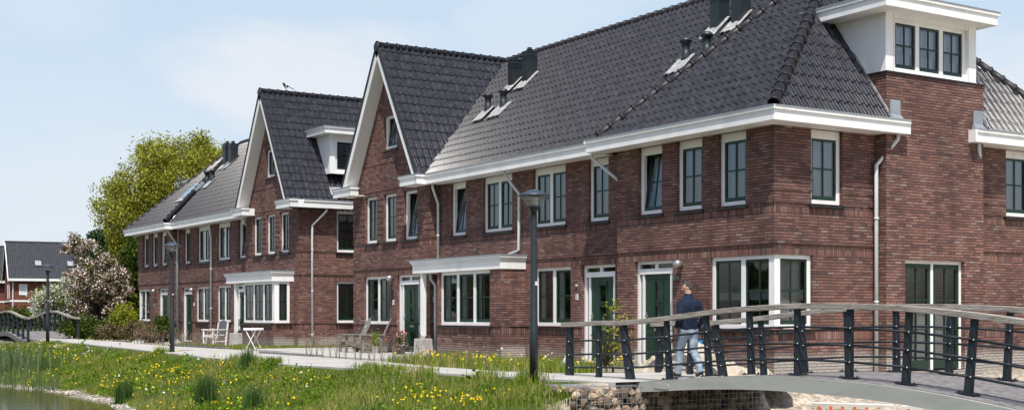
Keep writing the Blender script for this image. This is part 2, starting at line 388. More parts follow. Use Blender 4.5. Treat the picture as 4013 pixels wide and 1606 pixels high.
# ------------------------------------------------------------------ facades, windows, doors
class Fac:
    """a wall plane: origin o, u to the right seen from outside, n outward (axis aligned)"""
    def __init__(s, o, u, n): s.o, s.u, s.n = o, u, n
    def p(s, u, z, d): return (s.o[0] + s.u[0] * u + s.n[0] * d, s.o[1] + s.u[1] * u + s.n[1] * d, z)
    def box(s, mb, u0, u1, z0, z1, d0, d1):
        a = s.p(u0, z0, d0); b = s.p(u1, z1, d1); mb.box(a[0], b[0], a[1], b[1], z0, z1)
FRONT = lambda y: Fac((0, y), (1, 0), (0, -1))           # u is world x
SIDE = lambda x: Fac((x, 0), (0, 1), (1, 0))             # u is world y, faces +x
def band_off(z, ribs=None):
    o = 0.0
    for a, b in ((2.47, 2.685), (3.33, 3.545), (.70, .915)):
        if a < z < b: o = -.014
    if 2.685 <= z < 2.7475 or 3.545 <= z < 3.6075 or .915 <= z < .9775: o = .010
    if ribs and ribs[0] < z < ribs[1] and int(round((z - ribs[0] - .03) / .0625)) % 3 == 0: o = .014
    return o
def zbreaks(z0, z1, ribs=None):
    zs = {z0, z1}
    for z in (2.47, 2.685, 2.7475, 3.33, 3.545, 3.6075, .70, .915, .9775): zs.add(z)
    if ribs:
        z = ribs[0]
        while z <= ribs[1] + 1e-6: zs.add(round(z, 4)); z += .0625
    return [z for z in zs if z0 <= z <= z1]
def wall(mb, F, u0, u1, z0, z1, op=(), t=.24, ribs=None, bands=True, endr=False, endl=False):
    zs = set(zbreaks(z0, z1, ribs)) if bands else {z0, z1}
    for a, b, c, d in op: zs |= {max(z0, c), min(z1, d)}
    zs = sorted(zs)
    for i in range(len(zs) - 1):
        za, zb = zs[i], zs[i + 1]; zm = (za + zb) / 2
        if zb - za < 1e-4: continue
        off = band_off(zm, ribs) if bands else 0
        cuts = sorted((a, b) for a, b, c, d in op if c < zm < d)
        x = u0 - (off if endl else 0)
        for a, b in cuts:
            if a > x + 1e-4: F.box(mb, x, a, za, zb, -t, off)
            x = max(x, b)
        e = u1 + (off if endr else 0)
        if e > x + 1e-4: F.box(mb, x, e, za, zb, -t, off)

def window(par, F, u0, u1, z0, z1, lights=1, inset=.085, curtain='net', tilt=(), sill=True, panel=0.0, name='window', mull=.125, jr=True, jl=True, muntin=True, dead=0.0):
    """white frame (part) > sash, pane, curtain, sill (sub-parts)"""
    fr, sa, pa, cu = MB(), MB(), MB(), MB()
    j, hd, bt = .098, .085, .09
    d0, d1 = -inset - .09, -inset
    zt = z1 - panel
    if jl: F.box(fr, u0, u0 + j, z0, z1, d0, d1)
    if jr: F.box(fr, u1 - j, u1, z0, z1, d0, d1)
    ua, ub = (u0 + j if jl else u0), (u1 - j if jr else u1)
    F.box(fr, ua, ub, zt - hd, z1, d0, d1 - .001)
    F.box(fr, ua, ub, z0, z0 + bt, d0, d1 + .012)
    wl = (ub - ua - mull * (lights - 1)) / lights
    for k in range(lights):
        a = ua + k * (wl + mull); b = a + wl
        if k: F.box(fr, a - mull, a, z0 + bt, zt - hd, d0, d1 - .002)
        c, d = z0 + bt, zt - hd
        ms, mp = MB(), MB()
        e0, e1 = d1 - .065, d1 - .018
        s_, t_, b_ = .045, .05, .09
        F.box(ms, a, a + s_, c, d, e0, e1); F.box(ms, b - s_, b, c, d, e0, e1)
        F.box(ms, a + s_, b - s_, c, c + b_, e0, e1 + .004); F.box(ms, a + s_, b - s_, d - t_, d, e0, e1 - .001)
        if muntin:
            um = (a + b) / 2; zm = c + b_ + (d - t_ - c - b_) * .5
            F.box(ms, um - .015, um + .015, c + b_, d - t_, e0 + .012, e1 - .008)
            F.box(ms, a + s_, b - s_, zm - .015, zm + .015, e0 + .012, e1 - .006)
        q = (e0 + e1) / 2
        mp.add([F.p(a + s_ - .005, c + b_ - .005, q), F.p(b - s_ + .005, c + b_ - .005, q), F.p(b - s_ + .005, d - t_ + .005, q), F.p(a + s_ - .005, d - t_ + .005, q)], [(0, 1, 2, 3)])
        if k in tilt:                      # bottom-hung sash standing ajar
            for mm in (ms, mp):
                mm.v = [(x - F.n[0] * (z - c) * .13, y - F.n[1] * (z - c) * .13, z) for x, y, z in mm.v]
        t1, t2 = random.uniform(-.008, .008), random.uniform(-.008, .008)
        mp.v = [(v_[0] + F.n[0] * (t1 * (v_[2] - c) + t2 * (1 if q_i in (1, 2) else -1) * .4), v_[1] + F.n[1] * (t1 * (v_[2] - c) + t2 * (1 if q_i in (1, 2) else -1) * .4), v_[2]) for q_i, v_ in enumerate(mp.v)]
        sa.add(ms.v, ms.f); pa.add(mp.v, mp.f)
        cd = d1 - .088 - (.22 if k in tilt else 0)
        def cloth(p, q_, za, zb, amp=.012, nn=14):
            vs = []; fs = []
            for i in range(nn + 1):
                u = p + (q_ - p) * i / nn; dd = cd + amp * math.sin(i * 2.2)
                vs += [F.p(u, za, dd), F.p(u, zb, dd)]
            for i in range(nn): fs.append((2 * i, 2 * i + 2, 2 * i + 3, 2 * i + 1))
            cu.add(vs, fs)
        if curtain == 'net': cloth(a, b, c, d); cloth(a, a + wl * .2, c, d, .02)
        elif curtain == 'sides':
            q_ = random.choice((.24, .32, .40)); cloth(a, a + wl * q_, c, d); cloth(b - wl * random.choice((.16, .24)), b, c, d)
            if random.random() < .4: F.box(cu, a, b, c, c + (d - c) * random.choice((.28, .36)), cd - .03, cd - .02)
        elif curtain == 'left': cloth(a, a + wl * .42, c, d)
        elif curtain == 'half':
            zm = c + (d - c) * .5
            for r in range(5): F.box(cu, a, b, zm - .16 + r * .034, zm - .16 + r * .034 + .022, cd, cd + .012)
            F.box(cu, a, b, zm + .02, zm + .045, cd - .005, cd + .014)
        elif curtain == 'blind':
            zz = c + .05
            while zz < d - .03:
                F.box(cu, a + .02, b - .02, zz, zz + .026, cd - .03, cd + .008); zz += .058
            F.box(cu, (a + b) / 2 + .02, (a + b) / 2 + .07, c, d, cd + .010, cd + .016)
        elif curtain == 'shutter':
            zz = c + .05
            while zz < d - .03:
                F.box(cu, a + .02, b - .02, zz, zz + .012, cd - .04, cd + .008); zz += .062
            F.box(cu, b - .2, b - .15, c, d, cd + .010, cd + .016)
    o = fr.build(name, 'white', par, bevel=.004)
    sa.build('sash', 'green', o); pa.build('pane', 'glass', o)
    if cu.v: cu.build('curtain' if curtain not in ('blind', 'shutter') else 'window_blind', 'net' if curtain == 'net' else 'curtain', o)
    if sill:
        sb = MB(); n = max(2, int(round((u1 - u0 + .12) / .115)))
        for k in range(n):
            a = u0 - .06 + (u1 - u0 + .12) * k / n; b = u0 - .06 + (u1 - u0 + .12) * (k + 1) / n - .006
            q = [F.p(a, z0 - .055, -inset - .05), F.p(b, z0 - .055, -inset - .05), F.p(b, z0 - .075, .06), F.p(a, z0 - .075, .06)]
            t = [F.p(a, z0 - .003, -inset - .05), F.p(b, z0 - .003, -inset - .05), F.p(b, z0 - .04, .06), F.p(a, z0 - .04, .06)]
            sb.hexa(q, t)
        sb.build('sill', 'sill', o)
    return o

def door(par, F, u0, u1, z0, z1, inset=.10, side=.17):
    fr, lf, pa, hw = MB(), MB(), MB(), MB()
    d0, d1 = -inset - .09, -inset
    j = .085; zt = z1 - .26
    F.box(fr, u0, u0 + j, z0, z1, d0, d1); F.box(fr, u1 - j, u1, z0, z1, d0, d1)
    F.box(fr, u0 + j, u1 - j, z1 - .07, z1, d0, d1 - .001)
    F.box(fr, u0 + j, u1 - j, zt - .045, zt + .045, d0, d1 + .012)
    um = (u0 + u1) / 2; F.box(fr, um - .045, um + .045, zt + .045, z1 - .07, d0, d1 - .002)
    F.box(fr, u0 + j, u1 - j, z0, z0 + .05, d0, d1 + .02)
    for a, b in ((u0 + j, um - .045), (um + .045, u1 - j)):
        F.box(fr, a, b, zt + .045, zt + .085, d0 + .02, d1 - .012)
        pa.add([F.p(a, zt + .08, d1 - .05), F.p(b, zt + .08, d1 - .05), F.p(b, z1 - .065, d1 - .05), F.p(a, z1 - .065, d1 - .05)], [(0, 1, 2, 3)])
    la, lb = u0 + j + side, u1 - j - side * .75
    for a, b in ((la - .075, la), (lb, lb + .075)): F.box(fr, a, b, z0 + .05, zt - .045, d0, d1 - .003)
    for a, b in ((u0 + j, la - .075), (lb + .075, u1 - j)):
        pa.add([F.p(a, z0 + .05, d1 - .05), F.p(b, z0 + .05, d1 - .05), F.p(b, zt - .045, d1 - .05), F.p(a, zt - .045, d1 - .05)], [(0, 1, 2, 3)])
    za, zb = z0 + .05, zt - .045
    h = zb - za; c = (la + lb) / 2 + .02; hw_ = (lb - la) * .13
    e0, e1 = d1 - .075, d1 - .035
    rows = [(.09, .44), (.52, .67), (.74, .91)]
    # leaf built round three glazed slots
    F.box(lf, la, c - hw_, za, zb, e0, e1); F.box(lf, c + hw_, lb, za, zb, e0, e1)
    zz = za
    for a, b in [(0.10, .30), (.45, .64), (.71, .90)]:
        F.box(lf, c - hw_, c + hw_, zz, za + h * a, e0, e1); zz = za + h * b
        pa.add([F.p(c - hw_, za + h * a, e1 - .02), F.p(c + hw_, za + h * a, e1 - .02), F.p(c + hw_, za + h * b, e1 - .02), F.p(c - hw_, za + h * b, e1 - .02)], [(0, 1, 2, 3)])
    F.box(lf, c - hw_, c + hw_, zz, zb, e0, e1)
    for s_ in (-1, 1): F.box(lf, c + s_ * (hw_ + .025) - .016, c + s_ * (hw_ + .025) + .016, za + h * .06, za + h * .95, e1, e1 + .018)
    for q in (.085, .315, .435, .655, .695, .915): F.box(lf, c - hw_, c + hw_, za + h * q - .012, za + h * q + .012, e1 + .001, e1 + .016)
    for q in (.345, .425): F.box(lf, la + .06, lb - .06, za + h * q - .014, za + h * q + .014, e1 + .0005, e1 + .020)
    o = fr.build('door', 'white', par, bevel=.004)
    lf.build('door_leaf', 'door', o); pa.build('pane', 'glass', o)
    F.box(hw, c - .14, c + .14, za + h * .37, za + h * .40, e1, e1 + .025); hw.build('letterbox', 'steel', o)
    hb = MB(); F.box(hb, la + .03, la + .065, za + h * .44, za + h * .58, e1, e1 + .012); F.box(hb, la + .035, la + .15, za + h * .53, za + h * .545, e1 + .035, e1 + .05); F.box(hb, la + .037, la + .055, za + h * .53, za + h * .545, e1, e1 + .05)
    hb.build('handle', 'steel', o)
    return o

def wall_lamp(par, F, u, z):
    b = MB(); c = F.p(u, z, .13)
    b.ball(c, .115, (1, 1, .85), 12, 8); F.box(b, u - .03, u + .03, z - .03, z + .03, 0, .08)
    return b.build('wall_lamp', 'steel', par, smooth=True)
def number_plate(par, F, u, z, txt=None):
    b = MB(); F.box(b, u - .055, u + .055, z - .075, z + .075, 0, .012)
    o = b.build('number_plate', 'plate', par)
    if txt:
        cu = bpy.data.curves.new('digit', 'FONT'); cu.body = txt; cu.size = .13; cu.align_x = 'CENTER'; cu.align_y = 'CENTER'
        t = bpy.data.objects.new('digit', cu); COL.objects.link(t)
        dg = bpy.context.evaluated_depsgraph_get(); me = bpy.data.meshes.new_from_object(t.evaluated_get(dg))
        COL.objects.unlink(t); bpy.data.objects.remove(t)
        d = MB(); d.add([F.p(u + v.co.x, z + v.co.y, .0145) for v in me.vertices], [tuple(p.vertices) for p in me.polygons])
        d.build('digit', 'digit', o)
    return o
def mailbox(par, F, u, z):
    b = MB(); F.box(b, u - .08, u + .08, z - .13, z + .13, 0, .09); b.build('mailbox', 'black', par, bevel=.008)
def downpipe(par, pts, r=.04, brackets=()):
    b = MB(); b.tube(pts, r, 10)
    for p in brackets: b.lathe((p[0], p[1], p[2]), [(r + .012, -.02), (r + .012, .02)], 10)
    return b.build('downpipe', 'pipe', par, smooth=True)

# ------------------------------------------------------------------ roofs
TW, EXP = .215, .345
PROF = [(0, .004), (.12, 0.0), (.34, .003)] + [(.44 + .53 * k / 14, .004 + .029 * (1 - math.cos(2 * PI * k / 14))) for k in range(15)]
def rng_at(poly, b):
    lo, hi = 1e9, -1e9; n = len(poly)
    for i in range(n):
        (a0, b0), (a1, b1) = poly[i], poly[(i + 1) % n]
        if min(b0, b1) - 1e-6 <= b <= max(b0, b1) + 1e-6:
            if abs(b1 - b0) < 1e-6: lo = min(lo, a0, a1); hi = max(hi, a0, a1)
            else:
                t = (b - b0) / (b1 - b0); a = a0 + t * (a1 - a0); lo = min(lo, a); hi = max(hi, a)
    return lo, hi
def tile_roof(mb, P0, e, s, poly):
    P0, e, s = Vector(P0), Vector(e).normalized(), Vector(s).normalized()
    n = e.cross(s)
    if n.z < 0: n = -n
    bs = [q[1] for q in poly]; bmin, bmax = min(bs), max(bs)
    j = int(math.floor(bmin / EXP + 1e-6))
    while j * EXP < bmax - .02:
        b0 = max(bmin, j * EXP); b1 = min(bmax, (j + 1) * EXP + .02); j += 1
        lo0, hi0 = rng_at(poly, b0 + 1e-4); lo1, hi1 = rng_at(poly, b1 - 1e-4)
        if hi0 < lo0 or hi1 < lo1: continue
        lo, hi = min(lo0, lo1), max(hi0, hi1)
        if hi - lo < .02: continue
        smp = [(lo, None), (hi, None)]
        k = int(math.floor(lo / TW))
        dz = random.uniform(-.003, .003)
        while k * TW < hi:
            smp += [((k + (1 - t if ST.mir else t)) * TW, h) for t, h in PROF if lo < (k + (1 - t if ST.mir else t)) * TW < hi]; k += 1
        smp.sort(key=lambda q: q[0])
        def hh(a):
            t = (a / TW) % 1.0; t = 1.0 - t if ST.mir else t; pr = PROF + [(1.0, .004)]
            for i in range(len(pr) - 1):
                if pr[i][0] <= t <= pr[i + 1][0]:
                    f = (t - pr[i][0]) / (pr[i + 1][0] - pr[i][0]); return pr[i][1] + f * (pr[i + 1][1] - pr[i][1])
            return 0
        low, mid, up, ris, rlo = [], [], [], [], []
        bm = max(b0 + .01, b1 - .07); fm = (bm - b0) / max(1e-6, b1 - b0)
        for a, h in smp:
            al, au = min(max(a, lo0), hi0), min(max(a, lo1), hi1)
            hl, hu = hh(al), hh(au)
            pl = P0 + e * al + s * b0 + n * (hl + .010 + dz)
            am = al + (au - al) * fm
            low.append(pl); mid.append(P0 + e * am + s * bm + n * (hh(am) + .003 + dz)); up.append(P0 + e * au + s * b1 + n * (hu - .024)); ris.append(pl.copy()); rlo.append(P0 + e * al + s * (b0 + .004) + n * (hl - .024))
        m_ = len(smp); fs = []; fs2 = []; fr_ = []
        for i in range(m_ - 1):
            if (low[i + 1] - low[i]).length + (up[i + 1] - up[i]).length > 1e-4:
                fs.append((i, i + 1, m_ + i + 1, m_ + i)); fs2.append((i, i + 1, m_ + i + 1, m_ + i))
                if (low[i + 1] - low[i]).length > 1e-4: fr_.append((i, m_ + i, m_ + i + 1, i + 1))
        mb.add(low + mid, fs); mb.add([v.copy() for v in mid] + up, fs2); mb.add(ris + rlo, fr_)
def caps(mb, p0, p1, r=.115, step=.36):
    p0, p1 = Vector(p0), Vector(p1); d = p1 - p0; L = d.length; d.normalize()
    sd = d.cross(Vector((0, 0, 1))).normalized(); up = sd.cross(d).normalized()
    nseg = max(1, int(round(L / step))); st = L / nseg; K = 9
    for i in range(nseg):
        a, b = i * st, (i + 1) * st + .02
        rings = []
        for t, q in ((a, r * 1.0), (a + .0, r * 1.16), (a + .05, r * 1.20), (a + .055, r * 1.02), (b, r * .95)):
            rings.append([p0 + d * t + (sd * math.cos(w_) + up * math.sin(w_)) * q for w_ in [(-.25 + 1.5 * k / (K - 1)) * PI - .0 for k in range(K)]])
        vs = [v for rg in rings for v in rg]; fs = []
        for x in range(len(rings) - 1):
            for k in range(K - 1): fs.append((x * K + k, x * K + k + 1, (x + 1) * K + k + 1, (x + 1) * K + k))
        fs.append(tuple(range(K)))
        mb.add(vs, fs)
def gutter_run(mb, zc, p0, p1, out, wall_d, m0=0.0, m1=0.0, s0=0.0, s1=0.0, zb=5.12, zt=5.42):
    """white box gutter along p0-p1 (front face line, plan), out = outward unit vector, wall_d = distance back to the wall"""
    (x0, y0), (x1, y1) = p0, p1; ox, oy = out
    ax, ay = (1, 0) if abs(x1 - x0) > abs(y1 - y0) else (0, 1)
    def bx(m_, d0, d1, z0, z1, e0=0.0, e1=0.0):     # e0/e1 lengthen (+) or shorten (-) the two ends
        m_.box(x0 + ox * d0 - ax * e0, x1 + ox * d1 + ax * e1, y0 + oy * d0 - ay * e0, y1 + oy * d1 + ay * e1, z0, z1)
    bx(mb, -.05, 0, zb, zt - .02)                      # fascia
    bx(mb, 0, .035, zt - .085, zt - .0201, m0, m1)               # moulding
    bx(mb, -wall_d, -.05, zb + .004, zb + .03, -s0, -s1)          # soffit board
    bx(mb, -.36, -.05, zt - .05, zt - .03, -s0, -s1)
    bx(zc, -.02, .05, zt - .0195, zt, m0, m1)                  # zinc edge
def chimney(roof, x0, x1, y0, y1, zb, zt):
    b = MB(); b.box(x0, x1, y0, y1, zb - .5, zt)
    for k in range(4): b.box(x0 - .008, x1 + .008, y0 - .008, y1 + .008, zt - .30 + k * .04, zt - .285 + k * .04)
    b.box(x0 - .012, x1 + .012, y0 - .012, y1 + .012, zt - .04, zt + .01)
    b.box(x0 - .010, x1 + .010, y0 - .010, y1 + .010, zt - .14, zt - .13)
    cx, cy = (x0 + x1) / 2, (y0 + y1) / 2
    b.lathe((cx, cy, zt), [(.07, 0), (.07, .06), (.10, .062), (.10, .085), (.06, .10), (.075, .13), (.0, .14)], 12)
    b.build('chimney', 'black', roof, bevel=.006)
def vent(roof, x, y, z, h=.62):
    b = MB(); b.lathe((x, y, z - .25), [(.115, 0), (.115, h - .12), (.10, h - .10), (.10, h + .12), (.155, h + .125), (.155, h + .19), (.09, h + .24), (.0, h + .25)], 14)
    b.lathe((x, y + .03, z - .25), [(.15, 0), (.15, .25), (.125, .36), (.10, .44)], 14)
    b.build('vent_pipe', 'black', roof, smooth=True)
def flashing(roof, P0, e, s, a0, a1, b0, b1):
    P0, e, s = Vector(P0), Vector(e).normalized(), Vector(s).normalized(); n = e.cross(s)
    if n.z < 0: n = -n
    nx = 16; vs = []; fs = []
    for i in range(nx + 1):
        for j in range(5):
            a = a0 + (a1 - a0) * i / nx; b = b0 + (b1 - b0) * j / 4
            if j == 0: b += .05 * math.sin(i * 2.1) + random.uniform(-.02, .02)
            vs.append(P0 + e * a + s * b + n * (.098 + .008 * math.sin(a * 2 * PI / TW)))
    for i in range(nx):
        for j in range(4): fs.append((i * 5 + j, (i + 1) * 5 + j, (i + 1) * 5 + j + 1, i * 5 + j + 1))
    b = MB(); b.add(vs, fs); b.build('flashing', 'lead', roof, smooth=True)
TC = 4.27 / 4.82; TM = 4.27 / 4.50; TS = 4.27 / 3.02; TG = 4.37 / 2.63; TR = 4.27 / 5.55
def slope(t): c = 1 / math.sqrt(1 + t * t); return c, t * c      # cos, sin
ZE = 5.40; YR = 4.35; ZR = ZE + 4.27

def floors(h, x0, x1, y0, y1):
    b = MB()
    for z in (2.72, 5.155): b.box(x0, x1, y0, y1, z, z + .14)
    b.box(x0, x1, y0, y1, -.12, -.02); b.box(x0, x1, 4.2, 4.3, -.02, 5.15)
    for x in (x0, x1 - .06): b.box(x, x + .06, y0, 4.19, 0, 2.71); b.box(x, x + .06, y0, 4.19, 2.87, 5.15)
    b.build('floor_slab', 'soffit', h)
def corner_house(label, far):
    h = thing('corner_house', (-2.6, 4.5, 0), label, 'house', 'terraced brick houses')
    F = FRONT(0.0); S = SIDE(0.0)
    ups = [(-4.50, -3.63), (-3.11, -2.24), (-1.71, -.84)]
    ribs = (3.6075, 4.3575)
    op = [(a, b, 3.55, 5.122) for a, b in ups] + [(-4.66, -3.25, 0, 2.47), (-1.98, 0, .93, 2.47)]
    b = MB()
    wall(b, F, -5.32, 0, -.6, 5.123, op, ribs=ribs, endr=True, endl=True)
    wall(b, S, .24, 9.4, -.6, 5.123, [(.24, 1.10, .93, 2.47), (1.05, 1.98, 3.55, 5.122), (7.44, 8.40, 3.55, 5.122)], ribs=ribs)
    b.build('wall', 'brick', h)
    b = MB(); wall(b, FRONT(9.4), -5.32, -.24, 0, 5.10, bands=False); b.build('rear_wall', 'brick', h)
    floors(h, -5.3, -.25, .25, 9.35)
    # stair tower on the end wall
    T = SIDE(.32); b = MB()
    wall(b, T, 2.98, 6.20, -.6, 6.44, [(3.57, 5.55, -.02, 2.42)], bands=False, t=.3)
    b.box(-1.2, .02, 2.98, 3.22, 5.0, 6.44); b.box(-1.2, .02, 5.96, 6.2, 5.0, 6.44)
    b.build('tower_wall', 'brick_plain', h)
    b = MB(); b.box(-1.6, .36, 2.94, 6.24, 6.44, 6.475); b.build('tower_ledge', 'sill', h)
    # french doors at the foot of the tower
    fr, gr, pa = MB(), MB(), MB()
    T.box(fr, 3.57, 3.64, 0, 2.42, -.2, -.1); T.box(fr, 5.48, 5.55, 0, 2.42, -.2, -.1); T.box(fr, 3.64, 5.48, 2.35, 2.42, -.2, -.101); T.box(fr, 4.52, 4.60, 0, 2.35, -.2, -.098)
    for a, c in ((3.64, 4.52), (4.60, 5.48)):
        T.box(gr, a, a + .09, 0.03, 2.35, -.17, -.115); T.box(gr, c - .09, c, 0.03, 2.35, -.17, -.115)
        T.box(gr, a + .09, c - .09, .03, .22, -.17, -.116); T.box(gr, a + .09, c - .09, 2.25, 2.35, -.17, -.116)
        for q in (.5,): T.box(gr, (a + c) / 2 - .016, (a + c) / 2 + .016, .22, 2.25, -.158, -.125)
        for zq in (.90, 1.55): T.box(gr, a + .09, c - .09, zq - .016, zq + .016, -.158, -.123)
        pa.add([T.p(a + .08, .2, -.145), T.p(c - .08, .2, -.145), T.p(c - .08, 2.26, -.145), T.p(a + .08, 2.26, -.145)], [(0, 1, 2, 3)])
    o = fr.build('french_door', 'white', h); gr.build('door_leaf', 'green', o); pa.build('pane', 'glass', o)
    cu = MB()
    for a, c in ((3.66, 4.5), (4.62, 5.46)):
        z = .08
        while z < 1.28: T.box(cu, a, c, z, z + .03, -.20, -.18); z += .036
    cu.build('window_blind', 'curtain', o)
    # dormer on the tower
    b = MB(); b.box(-1.7, .10, 2.98, 5.97, 6.48, 7.95)
    D = SIDE(.30)
    wall(b, D, 2.98, 5.97, 6.48, 7.80, [(3.26, 5.68, 6.50, 7.66)], bands=False, t=.2)
    d = b.build('dormer', 'white', h)
    b = MB()
    for u in (3.235, 5.70): D.box(b, u - .004, u + .004, 6.5, 7.79, 0.0, .004)
    b.build('panel_joint', 'zinc', d)
    b = MB(); z = MB()
    b.box(-1.75, .74, 2.50, 6.16, 7.74, 8.02)
    b.box(.74, .775, 2.465, 6.195, 7.95, 8.02); b.box(-1.75, .74, 2.465, 2.50, 7.95, 8.02); b.box(-1.75, .74, 6.16, 6.195, 7.95, 8.02)
    z.box(-1.8, .79, 2.45, 6.21, 8.021, 8.045)
    o = b.build('dormer_cornice', 'white', h, bevel=.006); z.build('zinc_edge', 'zinc', o)
    window(h, D, 3.26, 5.68, 6.50, 7.66, 3, inset=.07, curtain='half', sill=False, name='dormer_window', mull=.13)
    # openings of front and side
    for i, (a, c) in enumerate(ups): window(h, F, a, c, 3.55, 5.122, 1, curtain='net', tilt=((0,) if i == 0 else ()), panel=.10)
    window(h, S, 1.05, 1.98, 3.55, 5.122, 1, curtain='net', panel=.10)
    window(h, S, 7.44, 8.40, 3.55, 5.122, 1, curtain='net', panel=.10)
    window(h, F, -1.98, -.13, .93, 2.47, 2, inset=.07, curtain='half', name='corner_window', mull=.13, jr=False)
    window(h, S, .13, 1.10, .93, 2.47, 1, inset=.07, curtain='half', name='corner_window', jl=False)
    b = MB(); b.box(-.22, -.06, .06, .22, .93, 2.47); b.build('corner_post', 'white', h)
    door(h, F, -4.66, -3.25, .02, 2.47)
    wall_lamp(h, F, -2.92, 2.36)
    b = MB(); F.box(b, -3.14, -2.98, 2.0, 2.10, 0, .05); b.build('meter_box', noisy('meter_box_grey', [(.09, .10, .10), (.13, .14, .14)], 5, .5), h)
    if far: number_plate(h, F, -2.62, 1.70)
    # gutters
    b, z = MB(), MB()
    gutter_run(b, z, (-5.85, -.53), (.48, -.53), (0, -1), .53, m1=.10)
    gutter_run(b, z, (.53, -.53), (.53, 3.48), (1, 0), .53, m0=-.02, s0=.53)
    b.box(-5.885, -5.85, -.53, -.10, 5.12, 5.40); b.box(-5.92, -5.885, -.565, -.1, 5.335, 5.40)
    b.box(.0, .52, 3.48, 3.52, 5.12, 5.40)
    g = b.build('gutter', 'white', h); z.build('zinc_edge', 'zinc', g)
    b, z = MB(), MB(); gutter_run(b, z, (.53, 5.72), (.53, 9.9), (1, 0), .53); b.box(.0, .52, 5.68, 5.72, 5.12, 5.40)
    g = b.build('gutter', 'white', h); z.build('zinc_edge', 'zinc', g)
    for s_, y in ((1, 3.22), (-1, 5.98)):
        b = MB()
        b.box(.33, .36, y - .16, y + .16, 5.55, 5.86); b.hexa([(.33, y - .2, 5.42), (.46, y - .2, 5.42), (.46, y + .2, 5.42), (.33, y + .2, 5.42)], [(.33, y - .16, 5.55), (.36, y - .16, 5.55), (.36, y + .16, 5.55), (.33, y + .16, 5.55)])
        b.build('zinc_upstand', 'zinc', h)
    for y, sgn in ((2.96, -1), (6.22, 1)):
        b = MB()            # zinc and mortar where roof meets tower and dormer cheeks
        b.prism([(.40, y, 5.47), (.40, y, 5.62), (-.50, y, 6.80 + .12), (-1.55, y, 8.05), (-1.55, y, 7.98 - .1), (-.50, y, 6.80)], (0, .03 * sgn, 0))
        b.build('side_flashing', 'lead', h)
    # roof
    cc, sc = slope(TC); cs, ss = slope(TS)
    L = 4.82 / cc; LS = 3.02 / cs
    b = MB()
    tile_roof(b, (-5.58, -.47, ZE), (1, 0, 0), (0, cc, sc), [(0, 0), (6.05, 0), (3.03, L)])
    sd = (-cs, 0, ss)
    tile_roof(b, (.47, -.47, ZE), (0, 1, 0), sd, [(0, 0), (3.42, 0), (3.42, LS * 3.42 / 4.82)])
    tile_roof(b, (.47, -.47, ZE), (0, 1, 0), sd, [(6.72, 0), (10.37, 0), (6.72, LS * 3.65 / 5.55)])
    tile_roof(b, (.47, -.47, ZE), (0, 1, 0), sd, [(3.42, 2.9), (6.72, 2.9), (6.72, LS * 3.65 / 5.55), (4.82, LS), (3.42, LS * 3.42 / 4.82)])
    b.prism([(-5.58, -.44, ZE), (-5.58, -.44, ZE - .1), (-5.58, .1, ZE + .1), (-2.6, YR, ZR - .02)], (.04, 0, 0))
    b.add([(.47, 9.9, ZE), (-5.32, 9.9, ZE), (-5.32, YR, ZR), (-2.55, YR, ZR)], [(0, 1, 2, 3)])
    r = b.build('roof', 'tile', h, smooth=True)
    b = MB(); ap = (-2.55, YR, ZR + .03)
    caps(b, (.44, -.44, ZE + .06), ap); caps(b, (-5.56, -.40, ZE + .10), (ap[0], ap[1], ap[2] + .02), .11); caps(b, (.44, 9.87, ZE + .06), ap)
    b.build('ridge_tiles', 'cap', r, smooth=True)
    if far:                                            # the far block carries a skylight here
        b = MB(); P0 = Vector((-5.58, -.47, ZE)); e = Vector((1, 0, 0)); s = Vector((0, cc, sc)); n = Vector((0, -sc, cc))
        def q(a, bb, hgt): return P0 + e * a + s * bb + n * hgt
        a0, a1, b0, b1 = 1.02, 2.02, 1.95, 3.05
        b.hexa([q(a0, b0, -.02), q(a1, b0, -.02), q(a1, b1, -.02), q(a0, b1, -.02)], [q(a0, b0, .12), q(a1, b0, .12), q(a1, b1, .12), q(a0, b1, .12)])
        o = b.build('skylight', 'zinc', r)
        b = MB(); b.add([q(a0 + .06, b0 + .07, .124), q(a1 - .06, b0 + .07, .124), q(a1 - .06, b1 - .07, .124), q(a0 + .06, b1 - .07, .124)], [(0, 1, 2, 3)])
        o2 = b.build('skylight_pane', 'glass', r)
        flashing(r, P0, e, s, a0 - .1, a1 + .1, b0 - .3, b0 + .05)
    downpipe(h, [(.36, 3.30, 5.12), (.36, 3.30, 5.02), (.13, 2.88, 4.45), (.13, 2.88, -.3)], .045, [(.13, 2.88, 3.3), (.13, 2.88, 1.5)])
    downpipe(h, [(.36, 6.0, 5.12), (.36, 6.0, 5.02), (.13, 6.36, 4.45), (.13, 6.36, -.3)], .045)
    downpipe(h, [(-5.66, -.30, 5.12), (-5.66, -.30, 5.02), (-5.42, .20, 4.45), (-5.42, .20, 0)] if far else [(-5.95, -.30, 5.12), (-5.95, -.30, 5.02), (-5.48, .18, 4.45), (-5.40, .20, 4.40), (-5.40, .20, 4.3)], .04)
    return h

